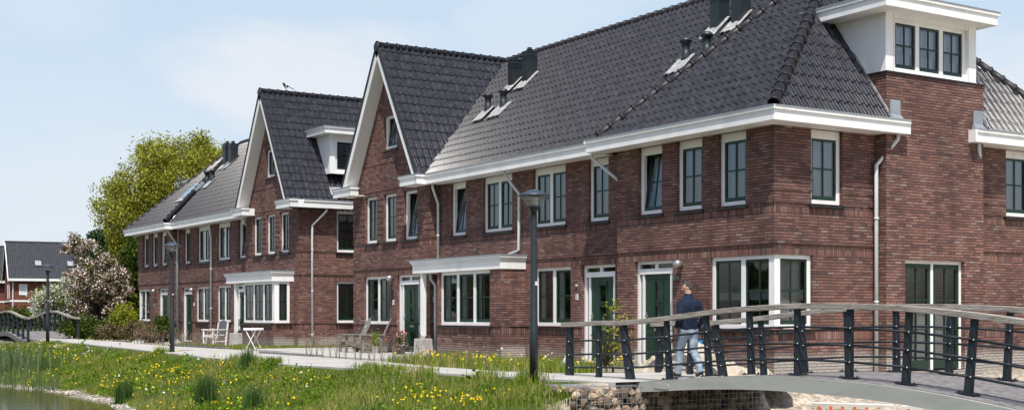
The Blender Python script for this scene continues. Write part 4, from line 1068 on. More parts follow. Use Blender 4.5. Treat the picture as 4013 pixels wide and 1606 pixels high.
def bridge_rail(y, px, sgn):
    tops, bases = [], []
    for i, x in enumerate(DX):
        n = dn(x) if i > 2 else Vector((0, 0, 1))
        bp = Vector((x, y, dz(x))); tp = bp + n * 1.06
        if i == 2: tp = Vector((x - .25, y, dz(x) + 1.06))
        if i < 2: tp = bp + Vector((0, 0, 1.08))
        tops.append(tp); bases.append(bp)
        b = MB(); wdt = .046 if i != 2 and i != 0 else .085
        d = (tp - bp).normalized(); s_ = Vector((d.z, 0, -d.x))
        p0 = bp + d * .015; p1 = tp - d * .02; Yv = Vector((0, 1, 0))
        b.hexa([p0 - s_ * wdt - Yv * .055, p0 + s_ * wdt - Yv * .055, p0 + s_ * wdt + Yv * .055, p0 - s_ * wdt + Yv * .055],
               [p1 - s_ * wdt - Yv * .035, p1 + s_ * wdt * .75 - Yv * .035, p1 + s_ * wdt + Yv * .035, p1 - s_ * wdt + Yv * .035])
        for h in (.27, .53, .79): pass
        po = b.build('rail_post', 'rail_steel', br, bevel=.006)
        b = MB(); e = (d.cross(Vector((0, 1, 0)))).normalized()
        t_ = Vector((1, 0, (dz(x + .1) - dz(x - .1)) / .2)).normalized()
        nn = t_.cross(Vector((0, -1, 0))).normalized(); nn = nn if nn.z > 0 else -nn
        q = lambda a, c, h: bp + t_ * a + Vector((0, c, 0)) + nn * h
        lo = -.16 if i < 2 else -.012
        b.hexa([q(-.15, -.075, .0), q(.15, -.075, .0), q(.15, .075, .0), q(-.15, .075, .0)], [q(-.15, -.075, .02), q(.15, -.075, .02), q(.15, .075, .02), q(-.15, .075, .02)])
        for a in (-.11, .11):
            for c in (-.05, .05): w0 = q(a, c, .02); b.lathe(w0, [(.014, 0), (.014, .016), (0, .018)], 6)
        b.build('base_plate', 'rail_steel', po)
        if i < 2:
            b = MB(); b.hexa([q(-.2, -.13, -.14), q(.2, -.13, -.14), q(.2, .13, -.14), q(-.2, .13, -.14)], [q(-.2, -.13, -.003), q(.2, -.13, -.003), q(.2, .13, -.003), q(-.2, .13, -.003)]); b.build('footing', 'concrete', po)
    hr = []
    for i in range(len(DX) - 1):
        for h in (.25, .50, .76):
            b = MB(); f = h / 1.06
            p0 = bases[i] + (tops[i] - bases[i]) * f; p1 = bases[i + 1] + (tops[i + 1] - bases[i + 1]) * f
            off = Vector((0, -.045, 0)); b.tube([p0 + off, p1 + off], .0185, 8)
            ba = b.build('rail_bar', 'rail_steel', br, smooth=True)
            b = MB(); b.ball(p0 + off + (p1 - p0).normalized() * .055 + Vector((0, -.014, 0)), .013, (1, 1, 1), 6, 4); b.build('bolt', 'pipe', ba)
    # handrail: planks two bays long, curved
    segs = [(-1.82, .11), (.115, 3.0), (3.004, 5.9), (5.904, 8.6), (8.604, 13.4)]
    tx = [t.x for t in tops]; tz = [t.z for t in tops]
    def hz_(x):
        if x <= tops[2].x: return float(np.interp(x, tx, tz))
        k = max(2, next((i for i in range(len(tx)) if tx[i] > x), len(tx) - 1) - 1); k = min(k, len(tx) - 2)
        x0, x1 = tx[k], tx[k + 1]; t = (x - x0) / (x1 - x0)
        def sl(i):
            if i <= 2: return (tz[3] - tz[2]) / (tx[3] - tx[2])
            if i >= len(tx) - 1: return (tz[-1] - tz[-2]) / (tx[-1] - tx[-2])
            return (tz[i + 1] - tz[i - 1]) / (tx[i + 1] - tx[i - 1])
        m0, m1 = sl(k) * (x1 - x0), sl(k + 1) * (x1 - x0)
        return (2 * t ** 3 - 3 * t * t + 1) * tz[k] + (t ** 3 - 2 * t * t + t) * m0 + (-2 * t ** 3 + 3 * t * t) * tz[k + 1] + (t ** 3 - t * t) * m1
    for a, c in segs:
        b = MB(); n = 10; vs = []; fs = []
        for k in range(n + 1):
            x = a + (c - a) * k / n; z = hz_(x) - .02
            vs += [(x, y - .07, z), (x, y + .07, z), (x, y + .07, z + .088), (x, y - .07, z + .088)]
        for k in range(n):
            for j in range(4): fs.append((k * 4 + j, k * 4 + (j + 1) % 4, (k + 1) * 4 + (j + 1) % 4, (k + 1) * 4 + j))
        fs += [(3, 2, 1, 0), tuple(range(n * 4, n * 4 + 4))]
        b.add(vs, fs); b.build('handrail', 'timber', br, bevel=.008)
bridge_rail(-4.0, 0, -1); bridge_rail(-1.72, 0, 1)

# gabion abutment
gb = thing('gabion_wall', (.8, -3.6, -1.3), 'wire basket retaining wall full of brown and grey stones under the footbridge end', 'gabion wall')
b = MB()
def stone(mb, c, r):
    sq = (random.uniform(.7, 1.15), random.uniform(.75, 1.25), random.uniform(.6, 1.05)); o = len(mb.v)
    mb.ball((0, 0, 0), r, sq, 7, 5, .16)
    R = Matrix.Rotation(random.uniform(0, 6), 3, 'Z') @ Matrix.Rotation(random.uniform(-.9, .9), 3, 'X')
    for i in range(o, len(mb.v)): v = R @ Vector(mb.v[i]); mb.v[i] = (v.x + c[0], v.y + c[1], v.z + c[2])
zz = -1.45
while zz < -.08:
    yy = -5.75
    while yy < -1.42:
        stone(b, (1.08 + random.uniform(-.03, .02), yy + random.uniform(-.03, .03), zz + random.uniform(-.03, .03)), random.uniform(.080, .125)); yy += random.uniform(.15, .20)
    zz += .14
for yy in np.arange(-5.7, -4.45, .16):
    for xx in np.arange(.25, 1.1, .16): stone(b, (xx, yy, -.13 + random.uniform(-.015, .015)), random.uniform(.075, .10))
b.build('stones', 'stone', gb)
b = MB(); b.box(.2, 1.0, -5.75, -1.45, -1.6, -.2); b.build('shadow_core', noisy('gabion_shadow', [(.05, .045, .04), (.07, .065, .06)], 6, .9), gb)  # dark box behind the stones, its colour standing for shade in the gaps
b = MB()
for yy in np.arange(-5.8, -1.38, .1): b.box(1.175, 1.181, yy - .003, yy + .003, -1.5, -.04)
for zz in np.arange(-1.45, -.03, .1): b.box(1.181, 1.187, -5.8, -1.4, zz - .003, zz + .003)
for yy in np.arange(-5.8, -4.4, .1): b.box(.2, 1.18, yy - .003, yy + .003, -.045, -.039)
for xx in np.arange(.2, 1.18, .1): b.box(xx - .003, xx + .003, -5.8, -4.45, -.039, -.033)
b.build('wire_mesh', 'wire', gb)

# ------------------------------------------------------------------ far footbridge
def far_bridge():
    t = thing('footbridge', (-56, -6, 0), 'far wave-shaped footbridge with grey timber rails beside the blossom trees', 'bridge')
    x0, y0 = place(305, 64.5); x1, y1 = place(122, 78.5)
    d = Vector((x1 - x0, y1 - y0, 0)); L = d.length; d.normalize(); nrm = Vector((d.y, -d.x, 0))
    if nrm.dot(Vector((x0, y0, 0)) - CAM) > 0: nrm = -nrm
    sd = Vector((-RT.x, -RT.y, 0)); sd = (sd - d * sd.dot(d)).normalized()
    def zc(s): u = s / L; return .36 * (1 - math.cos(2 * PI * min(1, max(0, u)))) / 2
    for k in (0, 1):
        off = sd * (2.35 * k); P = lambda s, z: Vector((x0, y0, 0)) + d * s + off + Vector((0, 0, z))
        n = 10; pts = []
        for i in range(n):
            s_ = -.1 + (L + .2) * i / (n - 1); z = zc(s_); pts.append((s_, z))
            b = MB(); b.bar(P(s_, z - .05), P(s_, z + 1.02), .12, .12, d); b.build('rail_post', 'rail_steel', t)
        b = MB()
        for i in range(40):
            a, c = -.3 + (L + .6) * i / 40, -.3 + (L + .6) * (i + 1) / 40; b.bar(P(a, zc(a) + 1.07), P(c, zc(c) + 1.07), .15, .09)
        b.build('handrail', 'timber', t)
        for h in (.25, .5, .75):
            b = MB(); b.tube([P(s_, z + h) for s_, z in pts], .013, 6); b.build('rail_bar', 'rail_steel', t)
    b = MB()
    for i in range(30):
        a, c = L * i / 30, L * (i + 1) / 30
        A, Cc = Vector((x0, y0, zc(a))) + d * a, Vector((x0, y0, zc(c))) + d * c
        q = lambda p, k, h: p + sd * k + Vector((0, 0, h))
        b.hexa([q(A, -.1, -.25), q(Cc, -.1, -.25), q(Cc, 2.45, -.25), q(A, 2.45, -.25)], [q(A, -.1, -.02), q(Cc, -.1, -.02), q(Cc, 2.45, -.02), q(A, 2.45, -.02)])
    b.build('deck', 'deck', t)
far_bridge()

# ------------------------------------------------------------------ street lamps
lampglass, _nt, _out = new_mat('lamp_glass')
_t = N(_nt, 'ShaderNodeBsdfTransparent'); _t.inputs[0].default_value = (.93, .93, .90, 1); _d = N(_nt, 'ShaderNodeBsdfTranslucent'); _d.inputs[0].default_value = (.8, .8, .76, 1)
_d2 = N(_nt, 'ShaderNodeBsdfPrincipled', i_Roughness=.08); _d2.inputs['Base Color'].default_value = (.62, .62, .58, 1)
_a = N(_nt, 'ShaderNodeAddShader'); _m1 = N(_nt, 'ShaderNodeMixShader'); _m1.inputs[0].default_value = .5; _nt.links.new(_d.outputs[0], _m1.inputs[1]); _nt.links.new(_d2.outputs[0], _m1.inputs[2])
_m2 = N(_nt, 'ShaderNodeMixShader'); _m2.inputs[0].default_value = .30; _nt.links.new(_t.outputs[0], _m2.inputs[1]); _nt.links.new(_m1.outputs[0], _m2.inputs[2]); _nt.links.new(_m2.outputs[0], _out.inputs[0])
def street_lamp(px, dep, label):
    x, y = place(px, dep)
    t = thing('street_lamp', (x, y, 0), label, 'street lamp', 'street lamps along the path')
    b = MB(); b.lathe((x, y, -.1), [(.082, 0), (.082, 1.15), (.076, 1.18), (.062, 3.36), (.062, 3.44)], 16); po = b.build('pole', 'black', t, smooth=True)
    b = MB(); b.lathe((x, y, 0), [(.055, 3.33), (.062, 3.40), (.115, 3.47), (.125, 3.49), (.10, 3.50), (.0, 3.50)], 16); b.build('lamp_cup', 'black', t, smooth=True)
    b = MB(); b.lathe((x, y, 0), [(.105, 3.495), (.275, 3.70)], 24); b.build('lamp_glass', lampglass, t, smooth=True)
    b = MB(); b.lathe((x, y, 0), [(.0, 3.68), (.17, 3.69), (.285, 3.698), (.305, 3.705), (.305, 3.722), (.14, 3.80), (.05, 3.835), (.0, 3.842)], 24); b.build('lamp_hood', noisy('lamp_hood_paint', [(.035, .05, .072), (.055, .072, .098)], 3, .42, .4), t, smooth=True)
    b = MB(); b.lathe((x, y, 0), [(.045, 3.50), (.05, 3.62), (.03, 3.68)], 10); b.build('bulb', 'white', t, smooth=True)
    b = MB(); b.box(x + .06, x + .09, y - .02, y + .02, 1.9, 1.98) if x > -10 else b.box(x + .06, x + .085, y - .02, y + .02, 2.0, 2.05); b.build('pole_tag', 'plate', po); t.scale = (1, 1, .934)
street_lamp(2092, 24.5, 'near street lamp with a conical glass head, standing in the grass by the path')
street_lamp(674.5, 42.2, 'middle street lamp with a conical glass head before the far brick row')
street_lamp(187, 60, 'farthest street lamp, standing at the wave-shaped footbridge')

# ------------------------------------------------------------------ vegetation
M['willow'] = leaf_mat('willow_leaf', [(.15, .17, .022), (.25, .27, .034), (.36, .37, .055), (.47, .45, .10)], .35, .8, .8)
M['chestnut'] = leaf_mat('chestnut_leaf', [(.07, .12, .02), (.16, .22, .04)], .3, .8, .8)
M['conifer'] = leaf_mat('conifer_needles', [(.014, .034, .015), (.032, .066, .026), (.055, .09, .038)], .1, 1, .8)
M['shrub_green'] = leaf_mat('shrub_leaf', [(.02, .042, .01), (.055, .09, .016), (.12, .155, .03)], .25, 1.2, .8)
M['shrub_lime'] = leaf_mat('lime_shrub_leaf', [(.10, .14, .012), (.24, .28, .025), (.38, .38, .05)], .3, 1.5, .8)
M['cherry_leaf'] = leaf_mat('cherry_leaf', [(.05, .055, .014), (.12, .105, .026), (.20, .16, .04)], .25, 1.2, .8)
M['cherry_bloom'] = leaf_mat('cherry_blossom', [(.66, .50, .48), (.80, .68, .65), (.90, .84, .80)], .3, 1.2, .9)
M['white_bloom'] = leaf_mat('white_blossom', [(.55, .55, .42), (.80, .80, .68), (.88, .88, .80)], .3, 1.2, .9)
M['brown_leaf'] = leaf_mat('dry_beech_leaf', [(.16, .085, .045), (.34, .20, .12), (.50, .34, .24)], .2, 2, .9)
M['dry_shrub'] = leaf_mat('dry_shrub_leaf', [(.05, .05, .018), (.13, .11, .045), (.26, .20, .12)], .2, 1.5, .9)
M['grass'] = leaf_mat('grass_blades', [(.080, .150, .016), (.135, .230, .022), (.215, .305, .032), (.33, .36, .055), (.45, .39, .17)], .35, .55, .75)
M['clover'] = leaf_mat('clover_patch', [(.075, .155, .016), (.13, .235, .026), (.20, .30, .04)], .3, 1.5, .8)
M['reed'] = leaf_mat('reed_blades', [(.075, .13, .055), (.13, .20, .085), (.22, .27, .12)], .3, 1, .8)
M['rush'] = leaf_mat('rush_blades', [(.035, .085, .022), (.075, .145, .04), (.13, .20, .06)], .25, 1, .8)
M['yellow'] = leaf_mat('yellow_petals', [(.72, .50, .01), (.85, .64, .02)], .2, 3, .3)
M['seedhead'] = leaf_mat('white_seedheads', [(.62, .62, .58), (.82, .82, .78)], .4, 3, .3)
M['pink'] = leaf_mat('pink_petals', [(.62, .20, .28), (.82, .50, .55)], .3, 5, .8)

def leaves(name, C, size, m, parent=None, flat=0.0, aspect=1.5, drop=0.0):
    """one quad per leaf, randomly turned; C: n x 3 centres, size: scalar or n"""
    C = np.asarray(C, float); n = len(C); s_ = np.broadcast_to(np.asarray(size, float), (n,)) * rng.uniform(.6, 1.25, n)
    a = rng.normal(size=(n, 3)); a[:, 2] = a[:, 2] * (1 - flat) - drop * 1.6
    a /= np.linalg.norm(a, axis=1)[:, None]
    r = rng.normal(size=(n, 3)); r[:, 2] *= (1 - flat); b_ = np.cross(a, r); b_ /= np.linalg.norm(b_, axis=1)[:, None] + 1e-9
    a = a * s_[:, None] * aspect * .5; b_ = b_ * s_[:, None] * .5
    V = np.stack([C - a, C - b_ * .9 + a * .1, C + a, C + b_ * .9 + a * .1], 1).reshape(-1, 3)
    return np_mesh(name, V, np.arange(n * 4).reshape(n, 4), m, parent)
def blob(n, c, r, shell=.55):
    d = rng.normal(size=(n, 3)); d /= np.linalg.norm(d, axis=1)[:, None]
    q = (shell + (1 - shell) * rng.random(n)) ** 1.0
    return np.array(c) + d * q[:, None] * np.array(r)
def clumps(centres, n, spread, drop=0.0):
    out = []
    for c in centres:
        k = np.clip(rng.normal(size=(n, 3)), -1.7, 1.7) * np.array(spread) * rng.uniform(.6, 1.3)
        if drop: k[:, 2] -= np.clip(np.abs(rng.normal(size=n)), 0, 1.8) * drop
        out.append(c + k)
    return np.concatenate(out)
def limbs(b, base, h0, r0, targets, r1=.03):
    base = Vector(base); top = base + Vector((random.uniform(-.2, .2), random.uniform(-.2, .2), h0))
    b.tube([base - Vector((0, 0, .2)), base + Vector((.02, 0, h0 * .4)), top], [r0 * 1.3, r0, r0 * .8], 9)
    for t in targets:
        t = Vector(t); m_ = top.lerp(t, .5) + Vector((random.uniform(-.3, .3), random.uniform(-.3, .3), random.uniform(0, .4)))
        b.tube([top - Vector((0, 0, .1)), m_, t], [r0 * .5, r0 * .28, r1], 6)

# the big pale green tree behind the far houses
def big_tree():
    x, y = place(690, 90); z0 = 0
    t = thing('tree', (x, y, 0), 'big pale yellow-green leafy tree rising behind the far end house', 'tree')
    cs = []
    for cx_, cz, rx, rz_, n in ((-3.4, 8.3, 3.1, 3.6, 62), (.6, 10.0, 3.9, 3.9, 90), (3.4, 9.6, 3.0, 3.6, 62), (-4.0, 4.6, 2.5, 3.2, 44), (0, 5.2, 4.2, 4.0, 70), (3.6, 5.5, 3.2, 4, 40), (-1.6, 11.6, 2.1, 2.2, 28), (2.9, 12.1, 1.6, 1.8, 22), (-4.6, 2.6, 1.7, 1.9, 34), (-1.5, 2.4, 2.6, 2.0, 34), (-2.2, 7.0, 3.4, 3.2, 40)):
        p = blob(n, (0, 0, 0), (rx, 3.2, rz_), .62)
        cx_ *= .80; p[:, 0] *= .88
        cs.append(np.array([x + RT.x * cx_, y + RT.y * cx_, cz]) + np.stack([p[:, 0] * RT.x + p[:, 1] * FW.x, p[:, 0] * RT.y + p[:, 1] * FW.y, p[:, 2]], 1))
    cs = np.concatenate(cs); cs = cs[cs[:, 2] > .8]
    b = MB(); limbs(b, (x, y, 0), 3.2, .38, [tuple(c) for c in cs[::16]], .02); b.build('trunk', 'bark', t, smooth=True)
    P = clumps(cs, 230, (.48, .48, .34), .38)
    leaves('crown', P, .108, M['willow'], t, aspect=2.2, drop=.25)
big_tree()
def simple_tree(name, label, px, dep, parts, leaf, n, spread, cmat, bloom=None, trunk=(1.0, .12), zb=0.0, group=None, bn=0, bs=.1, flat=0.0):
    x, y = place(px, dep); t = thing(name, (x, y, zb), label, 'tree' if 'tree' in name or 'conifer' in name else 'shrub', group)
    cs = []
    for cx_, cz, rx, ry, rz_, k in parts:
        p = blob(k, (0, 0, 0), (rx, ry, rz_), .5)
        cs.append(np.array([x + RT.x * cx_, y + RT.y * cx_, cz + zb]) + np.stack([p[:, 0] * RT.x + p[:, 1] * FW.x, p[:, 0] * RT.y + p[:, 1] * FW.y, p[:, 2]], 1))
    cs = np.concatenate(cs); cs = cs[cs[:, 2] > zb + .12]
    b = MB(); limbs(b, (x, y, zb), trunk[0], trunk[1], [tuple(c) for c in cs[::max(1, len(cs) // 26)]], .012); b.build('trunk', 'bark', t, smooth=True)
    P = clumps(cs, n, spread); P[:, 2] = np.maximum(P[:, 2], zb + .03)
    cr_ = leaves('crown', P, leaf, M[cmat], t, flat=flat)
    if bloom: Q = clumps(cs[rng.random(len(cs)) < .92], bn, np.array(spread) * 1.0); leaves('blossom', Q, bs, M[bloom], t)
    return t
simple_tree('conifer', 'dark green conifer standing between the pink cherry and the big pale tree', 380, 80, [(-.1, 4.9, .55, .55, 1.3, 36), (0, 3.2, .75, .7, 1.5, 36), (-.25, 5.9, .4, .4, .6, 12)], .13, 60, (.22, .22, .18), 'conifer', trunk=(2.5, .14))
simple_tree('cherry_tree', 'pink blossoming cherry tree with bronze leaves beside the wave-shaped footbridge', 385, 68, [(-.1, 3.1, 1.55, 1.4, 1.5, 90), (.2, 1.6, 1.65, 1.4, 1.1, 70), (-.75, 4.6, .6, .6, .5, 16), (-1.2, 5.1, .3, .3, .45, 8), (-1.5, 4.75, .35, .3, .15, 5), (.9, 2.7, .9, 1, 1.4, 40)], .085, 60, (.17, .17, .15), 'cherry_leaf', 'cherry_bloom', (1.0, .10), bn=40, bs=.09)
simple_tree('white_blossom_tree', 'small white blossoming tree behind the far footbridge', 205, 82, [(0, 2.1, 1.5, 1.2, 1.15, 70), (.6, 2.9, .9, .9, .8, 30)], .10, 30, (.2, .2, .18), 'chestnut', 'white_bloom', (.9, .08), bn=60, bs=.09)
simple_tree('chestnut_tree', 'chestnut tree with cream flower candles, its top showing over the far gabled roof', 1370, 75, [(0, 11.9, 2.6, 2.2, 1.9, 60), (2.4, 11.2, 2.2, 2, 2.0, 50), (0, 8.2, 3.0, 2.6, 3.4, 60)], .22, 50, (.35, .35, .25), 'chestnut', 'white_bloom', (4, .22), bn=9, bs=.16)
simple_tree('evergreen_shrub', 'dark shrub massed behind the cherry tree by the far house wall', 500, 70, [(0, 1.6, 1.3, 1.2, 1.8, 70), (-.6, 2.8, .9, .9, 1.3, 40), (.2, 4.0, .8, .8, 1.4, 40)], .12, 60, (.26, .26, .2), 'shrub_green', trunk=(.6, .08))
simple_tree('lime_shrub', 'lime green shrub growing against the left end of the far house', 495, 66.5, [(0, .9, .75, .7, .9, 50), (.5, .6, .5, .6, .6, 25)], .085, 60, (.16, .16, .13), 'shrub_lime', trunk=(.3, .04))
simple_tree('lime_shrub', 'tall lime green shrub beside the far house corner under the tree', 520, 71, [(0, 2.6, .5, .6, 1.2, 36), (.1, 1.3, .6, .6, 1.0, 30)], .10, 50, (.16, .16, .16), 'shrub_lime', trunk=(.6, .05))
simple_tree('undergrowth_shrub', 'low green undergrowth at the foot of the cherry tree', 330, 66, [(0, .6, 1.2, .8, .6, 50), (.9, .5, .9, .8, .5, 40)], .085, 60, (.16, .16, .12), 'shrub_green', trunk=(.2, .03))
simple_tree('box_ball', 'small clipped round box bush by the path under the cherry tree', 385, 62.5, [(0, .32, .33, .33, .3, 60)], .04, 70, (.05, .05, .05), 'shrub_green', trunk=(.1, .02))
for i, (px_, dp, w_, h_, lab) in enumerate(((445, 61.5, .9, .42, 'dry brown garden shrub left of the box row below the cherry tree'), (545, 59.0, 1.0, .50, 'brown and green garden shrub below the far house end window'), (600, 58.0, .8, .45, 'tangled brownish shrub before the first far green door'), (640, 56.6, .38, .62, 'dark green upright shrub right of the first far green door'))):
    simple_tree('garden_shrub', lab, px_, dp, [(0, h_, w_, .6, h_, 50), (w_ * .6, h_ * .8, w_ * .6, .5, h_ * .8, 30)], .06, 60, (.11, .11, .09), 'shrub_green' if i == 3 else 'dry_shrub', trunk=(.15, .02), group='shrubs in the far front gardens')
simple_tree('yellow_shrub', 'loose yellow-green shrub growing behind the left end of the near footbridge rail', 2400, 27.2, [(0, .75, .40, .3, .36, 16), (.14, 1.3, .2, .2, .25, 6), (-.1, .4, .3, .3, .25, 8)], .05, 15, (.09, .09, .08), 'shrub_lime', trunk=(.25, .025))

# grass and flowers of the bank and the garden strips
def blades(name, P, h, w_, m, lean=.35):
    P = np.asarray(P, float); n = len(P); h = np.broadcast_to(h, (n,)) * rng.uniform(.55, 1.25, n)
    an = rng.uniform(0, 2 * PI, n); sx_, sy = np.cos(an) * w_, np.sin(an) * w_
    la = rng.uniform(0, 2 * PI, n); lm = rng.uniform(.1, 1, n) * lean * h
    lx, ly = np.cos(la) * lm, np.sin(la) * lm
    b0 = P.copy(); b0[:, 2] -= .02
    A = b0 + np.stack([-sx_, -sy, np.zeros(n)], 1); B = b0 + np.stack([sx_, sy, np.zeros(n)], 1)
    mid = P + np.stack([lx * .35, ly * .35, h * .6], 1)
    Cc = mid + np.stack([sx_, sy, np.zeros(n)], 1) * .7; D = mid - np.stack([sx_, sy, np.zeros(n)], 1) * .7
    T = P + np.stack([lx, ly, h * .97], 1)
    T2 = T + np.stack([sx_, sy, np.zeros(n)], 1) * .12
    V = np.stack([A, B, Cc, D, T, T2], 1).reshape(-1, 3); k = np.arange(n)[:, None] * 6
    F_ = np.concatenate([k + np.array([[0, 1, 2, 3]]), k + np.array([[3, 2, 5, 4]])], 0)
    return stuff(np_mesh(name, V, F_, m))
def pts(n, x0, x1, y0f, y1f, dens=None):
    x = rng.uniform(x0, x1, n); a, c = y0f(x), y1f(x); y = a + (c - a) * rng.random(n)
    if dens is not None: k = rng.random(n) < dens(x, y); x, y = x[k], y[k]
    return np.stack([x, y, ground_z(x, y)], 1)
yc_ = lambda x: ip(x, NX, NY) - .16
yw_ = lambda x: ip(x, WX, WY) + .22
def clampx(P): return P[~((P[:, 0] > .2) & (P[:, 1] > -5.7))]
fac = lambda x: np.clip((x + 60) / 62, .15, 1)
def nfield(x, y, s, seed): return vnoise(x, y, s, seed)
bare = lambda x, y: np.clip(.45 + 2.4 * (nfield(x, y, .8, 11) + .22) + .8 * nfield(x, y, 2.6, 17), .05, 1)
def near_h(P): return .05 + .105 * np.clip((yc_(P[:, 0]) - P[:, 1]) / .7, 0, 1) * (.55 + .9 * np.clip(.5 + 1.4 * nfield(P[:, 0], P[:, 1], .55, 13), 0, 1))
P = clampx(pts(70000, -27, 1.05, lambda x: np.maximum(yw_(x), -10.6), yc_, bare)); blades('bank_grass', P, near_h(P), .0075, M['grass'], .6)
P = pts(30000, -50, -27, yw_, yc_, bare); blades('bank_grass', P, near_h(P), .011, M['grass'], .6)
# taller tufts on the crest of the bank
T = []
for x in np.concatenate([np.arange(-44, -18, .8), np.arange(-18, .3, .42)]):
    if random.random() < .22:
        c = np.array([x, yc_(x) - random.uniform(.25, .9)]); n = int(random.uniform(60, 170)); q = c + rng.normal(size=(n, 2)) * random.uniform(.12, .26); T.append(q)
for cx_, cy_, n, s_ in ((-1.0, -5.45, 420, .20), (-22.1, -5.95, 420, .26), (-12.4, -6.55, 700, .30), (-11.0, -6.5, 500, .25), (-6.3, -5.95, 700, .34), (-5.4, -5.85, 500, .3), (-4.3, -5.9, 350, .2), (-2.2, -5.65, 300, .22), (-13.6, -6.6, 300, .2)):
    T.append(np.array([cx_, cy_]) + rng.normal(size=(n, 2)) * s_)
T = np.concatenate(T); T = np.stack([T[:, 0], T[:, 1], ground_z(T[:, 0], T[:, 1])], 1); T = T[T[:, 1] < ip(T[:, 0], NX, NY) + .22]
blades('tall_grass_tufts', clampx(T), .19, .008, M['grass'], .6)
# broad-leaved patches
k = pts(200, -46, .8, yw_, yc_); cs = []
for c in k[:90]:
    n = int(rng.integers(60, 260)); r_ = rng.uniform(.15, .6); q = c[:2] + rng.normal(size=(n, 2)) * np.array([r_ * 1.5, r_ * .6]); cs.append(q)
q = np.concatenate(cs); q = q[(q[:, 1] < yc_(q[:, 0])) & (q[:, 1] > yw_(q[:, 0]))]
q = np.stack([q[:, 0], q[:, 1], ground_z(q[:, 0], q[:, 1]) + rng.uniform(.03, .14, len(q))], 1)
stuff(leaves('clover_patches', clampx(q), .055, M['clover'], flat=.5, aspect=1.1))
cs = []
for c in k[90:]:
    n = 12; q = c + rng.normal(size=(n, 3)) * np.array([.14, .14, .06]) + np.array([0, 0, .12]); cs.append(q)
stuff(leaves('dock_leaves', clampx(np.concatenate(cs)), .075, M['clover'], flat=.35, aspect=1.8))
# garden strip between path and houses
gy1 = lambda x: np.full_like(x, -.55)
P = pts(16000, -13.0, -.9, lambda x: ip(x, FX, FY) + .12, gy1, lambda x, y: np.clip(.55 + 1.5 * nfield(x, y, .7, 21) + np.where(x > -7.5, .25, 0) - np.where(x < -11.3, .75, 0), 0, 1)); blades('garden_grass', P, .24, .0075, M['grass'], .45)
P = pts(3500, -31, -24.6, lambda x: np.full_like(x, -2.42), lambda x: np.full_like(x, -1.9)); P2 = pts(1500, -24.45, -20.2, lambda x: np.full_like(x, 1.9), lambda x: np.full_like(x, 2.4)); P3 = pts(2600, -24.85, -24.2, lambda x: np.full_like(x, -1.9), lambda x: np.full_like(x, 2.2)); P4 = pts(900, -28, -24.9, lambda x: np.full_like(x, -1.3), lambda x: np.full_like(x, -.9))
blades('wall_foot_grass', np.concatenate([P, P2, P3, P4]), .13, .008, M['grass'], .5)
P = pts(9000, -62, -46, lambda x: ip(x, FX, FY) + .2, lambda x: ip(x, FX, FY) + 7); blades('far_verge_grass', P, .22, .016, M['grass'], .5)
# flowers
def discs(name, P, r, m, up=.7):
    n = len(P); d = rng.normal(size=(n, 3)) * .5 + np.array([.35, -.45, up]); d /= np.linalg.norm(d, axis=1)[:, None]
    a = np.cross(d, [0.3, .2, 1.0]); a /= np.linalg.norm(a, axis=1)[:, None]; b_ = np.cross(d, a)
    rr = r * rng.uniform(.7, 1.25, n)[:, None]
    ring = [P + (a * math.cos(t) + b_ * math.sin(t)) * rr for t in np.arange(6) * PI / 3]
    V = np.stack(ring, 1).reshape(-1, 3); stuff(np_mesh(name, V, np.arange(n * 6).reshape(n, 6), m))
def flower_pts(nc, per, sp, x0, x1, y0f, y1f, h):
    c = pts(nc, x0, x1, y0f, y1f); o = []
    for q in c:
        n = max(1, int(rng.exponential(per))); o.append(q[:2] + rng.normal(size=(n, 2)) * sp)
    o = np.concatenate(o); return np.stack([o[:, 0], o[:, 1], ground_z(o[:, 0], o[:, 1]) + h * rng.uniform(.6, 1.2, len(o))], 1)
fy = np.concatenate([flower_pts(90, 5, .28, -20, .9, yw_, yc_, .2), flower_pts(90, 4, .4, -44, -20, yw_, yc_, .24), flower_pts(26, 4, .3, -10.5, -1.2, lambda x: ip(x, FX, FY) + .2, lambda x: np.full_like(x, -1.6), .28)])
discs('yellow_dandelions', clampx(fy), .023, M['yellow'])
fw = np.concatenate([flower_pts(60, 4, .35, -46, -27, yw_, yc_, .26), flower_pts(10, 2.5, .3, -24, -3, yw_, yc_, .2), flower_pts(14, 1.6, .3, -9, -1.2, lambda x: ip(x, FX, FY) + .2, lambda x: np.full_like(x, -1.6), .42)])
discs('dandelion_clocks', clampx(fw), .034, M['seedhead'], .2)
# reeds at the water and rush clumps
P = pts(5200, -38, -26.6, lambda x: yw_(x) - .35, lambda x: yw_(x) + 2.2, lambda x, y: np.clip((-26.4 - x) / 2.6, 0, 1) * np.clip(.45 + 2 * nfield(x, y, 1.3, 31), .12, 1)); blades('reeds', P, .80, .014, M['reed'], .28)
P = pts(200, -27, -22.5, lambda x: yw_(x) - .5, lambda x: yw_(x) + .1); blades('reeds', P, .5, .010, M['reed'], .25)
for i, (x, y, h_, n, r_) in enumerate(((-15.2, -9.0, .62, 460, .20), (-9.5, -8.75, .62, 520, .22), (-6.6, -8.7, .5, 320, .2), (-12.1, -6.75, .50, 260, .16))):
    lab = ('rush clump standing at the waterline in front of the gap between the two rows', 'tall dark rush clump low on the bank below the garden chairs', 'smaller rush clump right of the tall dark one at the bottom edge', 'upright rush clump on the crest of the bank beside the path')[i]
    t = thing('rush_clump', (x, y, float(ground_z(x, y))), lab, 'plant', 'rush clumps on the bank')
    q = np.array([x, y]) + rng.normal(size=(n, 2)) * r_ * .55; P = np.stack([q[:, 0], q[:, 1], ground_z(q[:, 0], q[:, 1])], 1)
    o = blades('blades', P, h_, .006, M['rush'], .45); o.parent = t; o.location = (-t.location.x, -t.location.y, -t.location.z); del o['kind']
